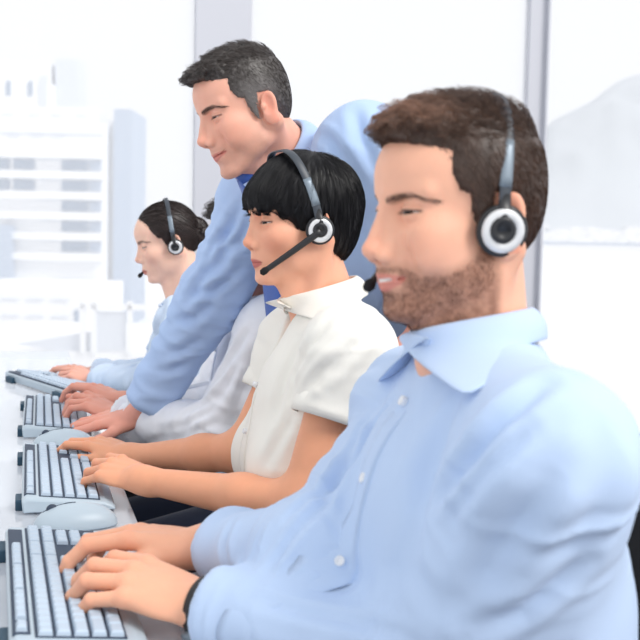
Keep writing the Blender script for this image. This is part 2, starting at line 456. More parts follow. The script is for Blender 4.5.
def on_cloth(f, px, n=5):
    """polyline of points on surface f met by sight lines from the camera through px = [(x, y), ...]"""
    out = []
    for i in range(len(px)-1):
        for t in np.linspace(0, 1, n, endpoint=(i == len(px)-2)):
            x, y = lerp(px[i], px[i+1], t); h = march(f, CAM, P(x, y, 1.)-CAM, 4.)
            if h is not None: out.append(h)
    return out
def march(f, o, d, tmax=1.0):
    """first point where the ray meets the surface"""
    o = np.asarray(o, float); d = nrm(d); t = 0
    for _ in range(90):
        v = float(f((o+d*t)[None].astype(np.float32))[0])
        if v < .0004: break
        t += max(v*.7, .0006)
        if t > tmax: return None
    return o+d*t

def collar(name, NB, axis, fwd, r, mat_, parent, h=.032, gap=.10, flap=.042, point=.075, tilt=.25, open_=0.0, back_h=None):
    """stand-and-fall shirt collar round the neck: returns mesh object. r=(front-back, side) radii"""
    z = nrm(axis); x = nrm(np.asarray(fwd)-z*(np.asarray(fwd)@z)); y = np.cross(z, x); n = 48; V = []; rows = 9
    for i in range(n+1):
        t = i/n; w = math.pi*(gap+(2-2*gap)*t)      # from one front end to the other
        fr = abs(2*t-1)                             # 1 at the front ends
        dirn = x*math.cos(w)*r[0]+y*math.sin(w)*r[1]; dn = nrm(dirn)
        fl = flap+(point-flap)*fr**5; drop = .016*fr**2; hh = h*(1-.25*fr**2)
        base = NB+dirn-z*drop
        tang = nrm(-x*math.sin(w)*r[0]+y*math.cos(w)*r[1])*(1 if t < .5 else -1)*open_*fr**3
        top = base+z*hh-dn*.002+tang*-.3
        for k in range(4): V.append(lerp(base, top, k/3)-dn*.001)
        V.append(top+z*.002+dn*.003)
        out = nrm(dn*(.34+.25*fr)-z*.9)
        for k in range(1, rows-4): V.append(top+dn*.005+out*fl*k/(rows-5)+tang*k/(rows-5)+dn*.004*math.sin(k))
    m = rows
    F = [(i*m+k, (i+1)*m+k, (i+1)*m+k+1, i*m+k+1) for i in range(n) for k in range(m-1)]
    o = mesh(name, V, F, mat_, parent)
    sd = o.modifiers.new('thick', 'SOLIDIFY'); sd.thickness = .0028; sd.offset = 0
    sb = o.modifiers.new('soft', 'SUBSURF'); sb.levels = 1; sb.render_levels = 1
    return o

# ------------------------------------------------------------------ hair
def strands(f, V, F, region, flow, n, length, r, lift, jit, color, steps=6, toworld=None, seed=1, cvar=.25):
    """grow n tapering strands (thin 3-sided tubes) on the hair surface f, combed along flow(p) (local cm)"""
    g = np.random.default_rng(seed)
    tri = np.concatenate([F[:, [0, 1, 2]], F[:, [0, 2, 3]]]); a, b, c = V[tri[:, 0]], V[tri[:, 1]], V[tri[:, 2]]
    cen = (a+b+c)/3; ok = region(cen); tri = tri[ok]; a, b, c = a[ok], b[ok], c[ok]
    ar = np.linalg.norm(np.cross(b-a, c-a), axis=1); pick = g.choice(len(tri), n, p=ar/ar.sum())
    u, v = g.random((2, n)); m = u+v > 1; u[m] = 1-u[m]; v[m] = 1-v[m]
    p = a[pick]+(b-a)[pick]*u[:, None]+(c-a)[pick]*v[:, None]
    Ls = (length(p) if callable(length) else np.full(n, length))*g.uniform(.6, 1.15, n)
    lf = lift(p) if callable(lift) else lift
    jv = g.normal(0, 1, (n, 3)); path = [p]; cur = p.copy()
    fl0 = None
    for s in range(steps):
        d, gr = grad(f, cur, .05); N = gr/(np.linalg.norm(gr, axis=1)[:, None]+1e-6)
        fl = flow(cur)+jv*jit; fl = fl-N*(fl*N).sum(1)[:, None]; fl /= np.linalg.norm(fl, axis=1)[:, None]+1e-6
        t = (s+1)/steps
        lv = (lf[:, None] if np.ndim(lf) else lf)
        stp = fl+N*lv*(1-t*.6)
        cur = cur+stp*(Ls/steps)[:, None]
        d, _ = grad(f, cur, .05); push = np.clip(.02-d, 0, 1)+np.clip(-(d-.9*(np.max(lv) if np.ndim(lv) else lv)-.35), -1, 0)*.5
        cur = cur+N*push[:, None]
        path.append(cur)
    Pth = np.stack(path, 1)            # n, steps+1, 3
    T = np.gradient(Pth, axis=1); T /= np.linalg.norm(T, axis=2)[..., None]+1e-9
    A = np.cross(T, np.array([.3, .9, .2])); A /= np.linalg.norm(A, axis=2)[..., None]+1e-9; Bv = np.cross(T, A)
    rad = r*np.linspace(1, .25, steps+1)[None, :, None]
    ring = []
    for k in range(3):
        w = 2*math.pi*k/3; ring.append(Pth+rad*(math.cos(w)*A+math.sin(w)*Bv))
    R = np.stack(ring, 2)              # n, m, 3, 3
    M = steps+1; VV = R.reshape(-1, 3)
    base = (np.arange(n)*M*3)[:, None, None, None]+(np.arange(steps)*3)[None, :, None, None]
    k = np.arange(3)[None, None, :, None]; k2 = (k+1) % 3
    Q = np.concatenate([base+k, base+k2, base+3+k2, base+3+k], 3).reshape(-1, 4)
    cl = np.asarray(color(p) if callable(color) else np.tile(color, (n, 1)))*np.exp(g.normal(0, cvar, n))[:, None]
    CC = np.repeat(cl, M*3, 0)
    return VV, Q, CC
def join(parts):
    V, F, C = [], [], []; b = 0
    for v, f, c in parts:
        V.append(v); F.append(f+b); C.append(np.broadcast_to(c, v.shape)); b += len(v)
    return np.concatenate(V), np.concatenate(F), np.concatenate(C)
# ------------------------------------------------------------------ people
M_SKIN = mat('skin', (.8, .5, .4), .48, spec=.35, attr=True, noise=(60, .05), bump=(420, .12), sss=.12)
M_HAIR = mat('hair', (.1, .08, .06), .42, spec=.45, attr=True)
M_EYE = mat('eyeball', (.9, .9, .9), .25, spec=.25, attr=True)
def seat_head(origin, heading, pitch, roll, s):
    R = head_frame(heading, pitch, roll); return np.asarray(origin, float), R, s*.01
def to_local(p, HF): return ((p-HF[0])@HF[1])/HF[2]
def to_world(q, HF): return (q@HF[1].T)*HF[2]+HF[0]

def head_tint(L, H, base, K):
    """own colours of the skin: lips, stubble, brows, lashes, blush; plus painted shade in nostrils, mouth line and lid creases (local cm)"""
    x, y, z = L[:, 0], np.abs(L[:, 1]), L[:, 2]
    C = np.tile(np.array(base), (len(L), 1)).astype(float)
    def mix(m, c):
        nonlocal C
        m = np.clip(m, 0, 1)[:, None]; C = C*(1-m)+np.array(c)*m
    b = np.array(base)
    mix(.55*np.exp(-((x-7)**2/7+(y-4.2)**2/4+(z+2.3)**2/5))*K.get('blush', .6), b*np.array([1.03, .68, .62]))
    mix(.35*np.exp(-((x-11.6)**2/2+y**2/2+(z+2.2)**2/1.5)), b*np.array([1.02, .7, .66]))
    e = np.maximum(0, 1-np.abs(x+.9)/2.2)*np.where((y > 6.9) & (np.abs(z-.2) < 3.6), 1, 0); mix(.45*e, b*np.array([1.02, .6, .55]))
    if 'beard' in K:
        bc, den = K['beard']
        n = vnoise(L*3.1)*.5+vnoise(L*1.2+4)*.5
        zt = np.interp(x, [-1, .8, 2.5, 5, 7.5, 8.6, 9.5, 12], [-1, -1.2, -3.2, -4.7, -5.0, -4.1, -4.1, -4.1])
        m = sstep(.9, -1.5, z-zt)*sstep(-.6, .9, x)*sstep(-13.2, -10.5, z+.0*x)
        cheekhole = np.exp(-((x-8.3)**2+(z+6.9)**2*1.2+(y-1.2)**2)/1.2)*.35
        mus = np.exp(-((z+4.7)**2/.28))*sstep(3.2, 2.2, y)*sstep(8.3, 9.2, x)
        m = np.maximum(m, mus*1.1)*(1-cheekhole)
        lipm = np.exp(-((z+5.8)**2/.9))*sstep(2.7, 2.2, y)*sstep(8.7, 9.3, x)
        mix(den*m*(.82+.25*n)*(1-lipm*.9), bc)
    lw = H['mouth_w']; sm = H['smile']; t = np.clip(y/lw, 0, 1); zc = -5.8+.55*sm*t
    up = .62*H['lip']*(1-t**2*.85)+.12*H['open']; lo = .98*H['lip']*(1-t**2*.8)+.5*H['open']
    # lips: a band whose top and bottom close at the corners
    inl = sstep(.12, -.12, np.maximum(z-(zc+up+.12), (zc-lo-.1)-z))*sstep(lw+.15, lw-.25, y)*sstep(7.9+H['muzzle']*.6, 8.4+H['muzzle']*.6, x)
    mix(inl*K.get('lipmix', .75), K.get('lip', b*np.array([.9, .45, .45])))
    if H['open'] > .2:
        mix(sstep(.1, -.1, np.maximum(z-(zc+.18), zc-.22*H['open']-z-.05))*sstep(lw*.75, lw*.55, y)*sstep(8.8, 9.2, x), (.85, .82, .78))
    mix(.8*sstep(.14, .05, np.abs(z-zc-(.0 if H['open'] < .2 else -.45)))*sstep(lw+.25, lw-.1, y)*sstep(8.2, 8.7, x)*(1 if H['open'] < .2 else .3), b*np.array([.35, .14, .12]))  # dark line between the lips: shade of the gap put into the colour
    # nostril: shade of the hole painted into the skin colour
    mix(np.exp(-(((x-(H['nose'][0]-1.35))/.42)**2+((y-.62)/.32)**2+((z-(H['nose'][1]-1.2))/.3)**2)), b*np.array([.3, .12, .1]))
    # lashes, and the lid crease with its shade painted in
    ex, ey, ez = EYE; yy = (y-ey)/1.5; a = np.maximum(1-yy*yy, 0)
    top = (ez-.1)+H['lid']*a+.06*yy; bot = (ez-.1)-(H['lob']*a-.06*yy)
    fr = sstep(ex-.3, ex+.1, x)*sstep(1.7, 1.45, np.abs(y-ey))
    mix(K.get('lash', .95)*np.exp(-((z-top-.08)/.15)**2)*fr, K.get('lashc', (.03, .02, .02)))
    mix(.45*np.exp(-((z-bot+.05)/.1)**2)*fr, b*.35)
    mix(.35*np.exp(-((z-top-.5)/.14)**2)*fr, b*np.array([.6, .4, .35]))
    # brow undercolour
    bw = brow_d(L, K)
    mix(K.get('brow', .6)*sstep(.38, .08, bw), K.get('browc', (.06, .04, .03)))
    return C
def brow_d(L, K):
    y, z = np.abs(L[:, 1]), L[:, 2]; lift = K.get('brow_z', 0)
    zz = np.interp(y, [1.0, 2.6, 4.2, 5.4], [2.75+lift, 3.15+lift, 3.25+lift, 2.6+lift]); th = np.interp(y, [.9, 1.2, 3.5, 5.5], [.05, .32, .26, .06])*K.get('brow_t', 1)
    return np.where((y > .85) & (y < 5.6) & (L[:, 0] > 4.5), np.maximum(np.abs(z-zz)-th, 0)+.0, 9)

def build_head(HF, H, NB, K, voxel, neck=(.055, .060), torso=None, chest_cut=.16):
    hs = head_sdf(H); R32 = HF[1].astype(np.float32); O = HF[0].astype(np.float32); sc = HF[2]
    jaw = to_world(np.array([-1.3, 0, -2.6]), HF); NBv = np.asarray(NB, float); ax = nrm(jaw-NBv)
    throat = to_world(np.array([3.6, 0, -8.6]), HF); fwd = HF[1][:, 0]; left = HF[1][:, 1]
    pit = NBv+fwd*.045-ax*.028
    def f(p):
        d = hs(((p-O)@R32)/sc)*sc
        n = rc(p, jaw, NBv-ax*.03, neck[0], neck[1])
        n = smin(n, rc(p, throat-ax*.0, pit, .026, .03), .03)
        for s in (1, -1):
            mast = to_world(np.array([-1.8, 6.3*s, -3.2]), HF); n = smin(n, rc(p, mast, pit+left*s*.02, .014, .010), .022)
        d = smin(d, n, .022)
        if torso is not None:
            t = torso(p, -.004); cut = -(p-(NBv-ax*chest_cut).astype(np.float32))@ax.astype(np.float32)
            d = smin(d, np.maximum(t, cut), .02)
        return d
    lo = np.minimum(HF[0]-.17, NBv-.17); hi = np.maximum(HF[0]+.17, NBv+.17)
    lo[2] = NBv[2]-chest_cut-.03
    V, F = surface(f, lo, hi, voxel)
    if torso is None: pass
    L = to_local(V, HF); base = np.array(K['skin'])
    C = head_tint(L, H, base, K)
    return V, F, C, hs

def add_eyes(HF, parent, iris, gaze=(0, -8)):
    g = np.array([math.cos(math.radians(gaze[0]))*math.cos(math.radians(gaze[1])), math.sin(math.radians(gaze[0])), math.sin(math.radians(gaze[1]))])
    for s in (1, -1):
        b = MB(); prof = [(1.24*math.sin(a), 1.24*math.cos(a)) for a in np.linspace(0.001, math.pi-.001, 26)]
        b.lathe(prof, (0, 0, 0), ax=nrm(g), n=28); V = np.array(b.V)
        ang = np.arccos(np.clip(V@nrm(g)/1.24, -1, 1)); C = np.tile([.60, .56, .55], (len(V), 1))  # eye whites darkened: shadow of the lids put into the colour
        C[ang < .60] = iris; C[ang < .28] = (.01, .01, .01)
        W = to_world(V+np.array([EYE[0], EYE[1]*s, EYE[2]]), HF)
        mesh('eye', W, b.F, M_EYE, parent, col=C, loc=HF[0]+HF[1]@np.array([7.6, 3.05*s, 1.35])*HF[2])

def hairs(HF, parent, vol, region, flow, n, length, r, lift, jit, color, voxel=.3, box=((-13, -10, -10), (13, 10, 18)), ridges=None, seed=1, extra=(), name='hair', capc=.6, steps=6, cvar=.25):
    V, F = surface(vol, box[0], box[1], voxel)
    S = strands(vol, V, F, region, flow, n, length, r, lift, jit, color, seed=seed, steps=steps, cvar=cvar)
    cc = np.asarray(color(V) if callable(color) else np.tile(color, (len(V), 1)))*capc
    parts = [(V, F, cc), S]+list(extra)
    V, F, C = join(parts)
    return mesh(name, to_world(V, HF), F, M_HAIR, parent, col=C, loc=HF[0])
def patch_strands(hs, V, F, m, flow, n, length, r, lift, jit, color, seed=2, cvar=.2, steps=3):
    return strands(hs, V, F, m, flow, n, length, r, lift, jit, color, seed=seed, cvar=cvar, steps=steps)
def brow_strands(hs, HF, HV, HFc, K, n=260, r=.03, seed=5):
    L = to_local(HV, HF)
    reg = lambda p: brow_d(p, K) < .03
    def flow(p):
        s = np.sign(p[:, 1]); return np.stack([-.3+0*s, s*1.0, .25-np.clip((np.abs(p[:, 1])-3)*.3, -.3, .9)], 1)
    return strands(hs, L, HFc, reg, flow, n, .75, r, .22, .15, K.get('browc', (.05, .035, .03)), seed=seed, steps=3)
def lo(c): return np.array(lin(*c))
M_CUP = mat('black_plastic', (.018, .019, .022), .38, spec=.5)
M_BAND = mat('charcoal_plastic', (.045, .055, .07), .42, spec=.5)
M_RING = mat('silver_white_plastic', (.78, .79, .80), .25, metal=.25)
M_KWHITE = mat('pale_grey_cord', (.75, .77, .8), .4)
M_FOAM = mat('black_foam', (.008, .008, .010), .9, bump=(300, .5))
def headset(HF, label, boom=1, top=(-3.2, 13.3), ear=(-.9, 8.35, -.9), mic=(10.4, 2.6, -6.2), cup=2.45, fat=1.0, face_tilt=-14, pw=.80):
    s = HF[2]; W = lambda q: to_world(np.asarray(q, float), HF); Rm = HF[1]
    root = thing('headset', HF[0]+Rm[:, 2]*.135, label, 'headset', 'call centre headsets')
    # band: flat strip arching from cup to cup
    n = 41; pts = []; nor = []
    for i in range(n):
        w = math.pi*i/(n-1); y = math.cos(w); z = math.sin(w)
        yy = np.sign(y)*abs(y)**pw*(ear[1]-.1); zz = ear[2]+.8+(top[1]-ear[2]-.8)*z**.92
        xx = ear[0]+(top[0]-ear[0])*z**1.3
        pts.append(W((xx, yy, zz))); nor.append(Rm@nrm([.1, y*1.0, z]))
    b = MB(); b.tube(pts, .66*s*fat, 14, flat=(np.array(nor), .28)); bo = b.build('headband', M_BAND, root, True)
    for side in (1, -1):
        b = MB(); k = [i for i in range(n)]; sl = pts[3:9] if side > 0 else pts[-9:-3]; nl = nor[3:9] if side > 0 else nor[-9:-3]
        b.tube(sl, .70*s*fat, 12, flat=(np.array(nl), .36)); b.build('slider', mats_slider, bo, True)
        ft = math.radians(face_tilt); ax = Rm@nrm([math.sin(-ft)*.9, side*math.cos(ft), -.10]); c = W((ear[0], side*(ear[1]-.35), ear[2])); r = cup*s
        b = MB(); b.lathe([(0, -.75*s), (r*.86, -.78*s), (r, -.5*s), (r*1.02, -.1*s), (r*.95, .12*s), (0, .12*s)], c, ax=ax, n=40); cu = b.build('ear_cup', M_CUP, root, True)
        b = MB(); b.lathe([(r*.85, .10*s), (r*.84, .36*s), (r*.76, .5*s), (r*.50, .60*s), (r*.46, .40*s)], c, ax=ax, n=40); b.build('cup_ring', M_RING, cu, True)
        b = MB(); b.lathe([(r*.50, .30*s), (r*.50, .68*s), (r*.44, .8*s), (r*.30, .82*s), (r*.27, .72*s), (0, .70*s)], c+Rm@np.array([.15, 0, .15])*s, ax=ax, n=32); b.build('hub', M_CUP, cu, True)
        b = MB(); b.tube([c+ax*.55*s, c+ax*.45*s+Rm@np.array([-.1, 0, 1.6])*s, lerp(c+ax*.1*s, pts[3] if side > 0 else pts[-4], .85)], [.95*s, .80*s, .62*s], 12, flat=(ax, .4)); b.build('hinge_arm', M_CUP, cu, True)
    c = W((ear[0]+.2, boom*(ear[1]+.25), ear[2]-.1)); e = W(np.array(mic)*[1, boom, 1])
    m1 = W((lerp(ear[0], mic[0], .5), boom*max(lerp(ear[1], mic[1], .38), 7.2), lerp(ear[2], mic[2], .5)))
    pth = [(1-t)**2*c+2*t*(1-t)*m1+t*t*e for t in np.linspace(0, 1, 15)]
    b = MB(); b.tube(pth, [(.55-.12*t)*s*fat for t in np.linspace(0, 1, 15)], 10, flat=(Rm[:, 1], .6)); bo = b.build('microphone_boom', M_CUP, root, True)
    d = nrm(pth[-1]-pth[-2]); b = MB(); b.lathe([(0, -.9*s), (.5*s, -.7*s), (.68*s, 0), (.55*s, .7*s), (0, 1.0*s)], e, ax=d, n=20); b.build('microphone', M_FOAM, bo, True)
    return root
M_BPL0 = mat('black_rubber', (.015, .015, .017), .5)
mats_slider = mat('grey_metal', (.22, .27, .32), .38, metal=.3)

def buttons(name, f, pts, fw, r, mat_, parent, off=.0):
    for p in pts:
        h = march(f, np.asarray(p)+fw*.25, -fw, .6)
        if h is None: continue
        _, g = grad(f, h[None], .003); g = nrm(g[0])
        b = MB(); b.lathe([(0, .0045), (r*.55, .0042), (r*.7, .0052), (r*.93, .0050), (r, .0036), (r, -.004), (0, -.004)], h+g*off, ax=g, n=20)
        b.build(name, mat_, parent, True)
def placket(f, top, bot, fw, lt, w, mat_, parent, disp, n=40, name='placket', lift=.0022):
    V = []
    for i in range(n):
        c = lerp(top, bot, i/(n-1))
        for j, (a, o) in enumerate(((-1, -.004), (-.96, lift), (-.5, lift), (.5, lift), (.96, lift), (1, -.004))):
            h = march(f, c+lt*a*w/2+fw*.3, -fw, .7)
            V.append((h if h is not None else c)+fw*(o if 3 < i < n-5 else o-.0015*(4-min(i, n-1-i))))
    V = np.array(V); F = [(i*6+j, (i+1)*6+j, (i+1)*6+j+1, i*6+j+1) for i in range(n-1) for j in range(5)]
    N = np.tile(fw, (len(V), 1)); V = disp(V, N)
    return mesh(name, V, F, mat_, parent)

def shirt(J, S, arms, mat_, parent, voxel, amp, off=.010, sl=(.064, .052, .040), cuff_r=.041, neck_cut=.02, vneck=None, seed=0., grooves=(), short=None, hem=None, name='shirt', freq=1.0, k_arm=.035, slack=.0):
    """loose cloth over the trunk and sleeves, with openings at neck and cuffs"""
    T = torso_sdf(J, S); up, fw, lt = T.up, T.fw, T.lt; NB = T.NB; ax = nrm(np.asarray(J['HN'])-NB)
    limbs = []
    pv = T.PV
    def f(p):
        d = T(p, off)
        for (sh, el, wr, cuff) in arms:
            if short is None:
                g = smin(rc(p, sh, el, sl[0], sl[1]), rc(p, el, wr, sl[1]*.98, sl[2]), .03)
                cdir = nrm(np.asarray(wr, float)-el); cp = np.asarray(el)+cdir*(np.linalg.norm(np.asarray(wr)-el)+cuff)
                cb = rc(p, cp-cdir*.055, cp+cdir*.03, cuff_r+.004, cuff_r)
                g = smin(g, cb, .008); g = smax(g, (p-cp.astype(np.float32))@cdir.astype(np.float32), .006)
            else:
                g = rc(p, sh, lerp(sh, el, .75), sl[0], sl[1]); cdir = nrm(np.asarray(el, float)-sh); cp = np.asarray(sh)+cdir*short
                g = smax(g, (p-cp.astype(np.float32))@cdir.astype(np.float32), .006)
            d = smin(d, g, k_arm)
        if hem is not None: d = smax(d, -((p-(pv+up*hem).astype(np.float32))@up.astype(np.float32)), .01)
        nk = NB-ax*neck_cut
        if vneck:
            q = (p-nk.astype(np.float32)); fz = q@up.astype(np.float32); ff = q@fw.astype(np.float32); ll = np.abs(q@lt.astype(np.float32))
            hole = np.maximum(ll-np.maximum(vneck[0]*(1+fz/vneck[1]), 0), -ff-.0)
            hole = np.maximum(hole, -(fz+vneck[1])); d = smax(d, -hole, .008)
        # the neck hole
        R_ = .062
        rel = p-nk.astype(np.float32); t = rel@ax.astype(np.float32); rad = np.sqrt(np.maximum((rel*rel).sum(1)-t*t, 0))
        d = smax(d, -np.maximum(rad-R_, -t-.01), .006); d = smax(d, np.minimum(t-.02, .10-rad), .01)
        return d
    P_ = [np.asarray(v, float) for a in arms for v in a[:3]]+[T.PV, T.NB, T.m+fw*.16, T.m-fw*.16, T.PV+fw*.16, T.PV-fw*.17, T.m+lt*.24, T.m-lt*.24, T.PV-up*.14]
    P_ = np.array(P_); V, F = surface(f, P_.min(0)-.09, P_.max(0)+.09, voxel)
    N = vnorm(V, F)
    limbs = [(a[0], a[1], 1.0) for a in arms]+([(a[1], a[2], 1.15) for a in arms] if short is None else [])
    gv = [(on_cloth(f, g[0]), g[1], g[2]) for g in grooves]; gv = [g for g in gv if len(g[0]) > 1]
    disp = lambda V, N: fold_disp(V, N, amp, limbs, T, seed, freq, gv)
    V2 = disp(V, N)
    o = mesh(name, V2, F, mat_, parent, loc=T.NB)
    o['_'] = 1; del o['_']
    return o, f, T, disp

def trousers(PV, knees, ankles, hip, mat_, parent, r=(.088, .066, .052), voxel=.008, up=(0, 0, 1), lat=None, R=None, voffset=0):
    def f(p):
        d = ell(p, PV, np.array(hip), R)
        for s, k, a in zip((1, -1), knees, ankles):
            h = np.asarray(PV)+lat*s*.085
            d = smin(d, smin(rc(p, h, k, r[0], r[1]), rc(p, k, a, r[1], r[2]), .03), .04)
        return d
    A = np.array(list(knees)+list(ankles)+[PV]); V, F = surface(f, A.min(0)-.2, A.max(0)+.2, voxel)
    return mesh('trousers', V, F, mat_, parent, loc=PV)
def shoe(ank, fwd, mat_, parent, L=.27):
    a = np.asarray(ank, float); fwd = nrm([fwd[0], fwd[1], 0]); lat = np.cross([0, 0, 1.], fwd); R = np.stack([fwd, lat, [0, 0, 1.]], 1).astype(np.float32)
    g = np.array([a[0], a[1], 0.])
    def f(p):
        d = ell(p, g+fwd*.07+[0, 0, .035], (.13, .045, .035), R)
        d = smin(d, ell(p, g+fwd*.0+[0, 0, .06], (.055, .042, .055), R), .03)
        return smax(d, .004-p[:, 2], .006)
    V, F = surface(f, g-.22, g+.24, .009)
    return mesh('shoe', V, F, mat_, parent, loc=g)
M_SHOE = mat('black_leather', (.02, .018, .017), .3, spec=.6)
M_WHITEBTN = mat('pearl_button', (.85, .87, .9), .2)
def cloth(name, c, rough=.8, weave=900): return mat(name, c, rough, spec=.25, sheen=.15, noise=(14, .02), bump=(weave, .25))
def seated_legs(PV, T, heading, body, mat_, spread=.09, thigh=.43, kz=.50, turn=0, r=(.088, .066, .052), hip=(.125, .172, .14), toe=.05):
    a = math.radians(heading); fw = np.array([-math.cos(a), math.sin(a), 0.]); lt = np.array([-math.sin(a), -math.cos(a), 0.])
    PVg = np.asarray(PV)
    kn = [PVg+fw*thigh+lt*s*spread*1.3+[0, 0, kz-PVg[2]] for s in (1, -1)]; an = [k+fw*toe-[0, 0, k[2]-.09] for k in kn]
    trousers(PVg-[0, 0, .0], kn, an, hip, mat_, body, lat=lt, R=T.R.astype(np.float32), r=r)
    for k in an: shoe(k, fw, M_SHOE, body)
def arm_parts(parts, specs, **kw):
    for a in specs:
        V, F, C, R = arm_piece(**{**kw, **a}); parts.append((V, F, C))
def body_mesh(label, NB, parts, cat='person'):
    V, F, C = join(parts); o = mesh('person', V, F, M_SKIN, col=C, loc=NB)
    return tag(o, label, cat)
def core(T, parts, skin, voxel=.012, cut=None):
    V, F = surface(lambda p: T(p, -.012), np.minimum(T.PV, T.m)-.3, np.maximum(T.PV, T.m)+.3, voxel)
    if cut is not None:
        V = V
    parts.append((V, F, np.array(skin)))
def short_hair(HF, body, hs, K, V, F, col, grey=None, n=12000, top=0., r=.028, bn=300, voxel=.24, seed=4, extra=(), mess=1.0, quiff=1.0, hl=0., browr=.022, lng=1.0, fx=0.):
    def hx(z): return np.interp(z, [-8, -5, -2.8, -2, 0, 2, 4, 6, 8, 9, 9.8], [-5, -4.2, -3, 2.1, 2.5, 3.1, 4.2+hl, 5.2+hl, 7.2+hl, 9.6, 14])
    def vol(p):
        q = p.copy(); q[:, 1] = np.abs(q[:, 1]); x, z = q[:, 0], q[:, 2]
        d = ell(q, (-.1, 0, 4.9), (9.4, 7.72, 8.3))
        d = smin(d, ell(q, (-4.3, 0, 1), (4.4, 5.6, 5.6)), 2)
        n = (vnoise(p*np.array([.9, .7, .9], np.float32)+3)*.45+vnoise(p*1.9+9)*.22)*mess
        w = sstep(6, 10, z)
        d = smin(d, ell(q, (4.6+fx, 0, 9.9+top), (5.6, 5.4, 2.7*quiff))-.1+n*w, 1.6)
        d = smin(d, ell(q, (.3, 0, 9.0+top*.5), (8.0, 6.3, 4.2))+.15+n*w, 1.4)
        d = smin(d, ell(q, (1.2, 6.55, .5), (1.1, .5, 2.2)), .8)
        zl = np.interp(x, [-9, -5, -2.6, -2.2, .6, 1.0, 2.4, 3.0], [-6.8, -7.6, -6.5, 2.6, 3.0, -2.2, -1.6, 3])
        d = smax(d, x-hx(z)+.35*vnoise(p*2.2), .5); d = smax(d, zl-z, .5)
        return d
    colr = col
    def flow(p):
        z, x = p[:, 2], p[:, 0]; top = sstep(6.5, 9.5, z); w = vnoise(p*.8)*1.2*mess
        a = np.stack([.9+0*x, w*.9+p[:, 1]*.05, .35+w*.6], 1); b = np.stack([-.55+0*x, 0*x, -1+0*x], 1)
        return a*top[:, None]+b*(1-top)[:, None]
    ln = lambda p: (.8+1.5*sstep(6.5, 10.5, p[:, 2]))*lng
    lift = lambda p: .14+.42*sstep(8, 11, p[:, 2])
    bs = brow_strands(hs, HF, V, F, K, bn, browr)
    return hairs(HF, body, vol, lambda p: p[:, 2] > -99, flow, n, ln, r, lift, .16, colr, voxel=voxel, extra=(bs,)+tuple(extra), seed=seed)

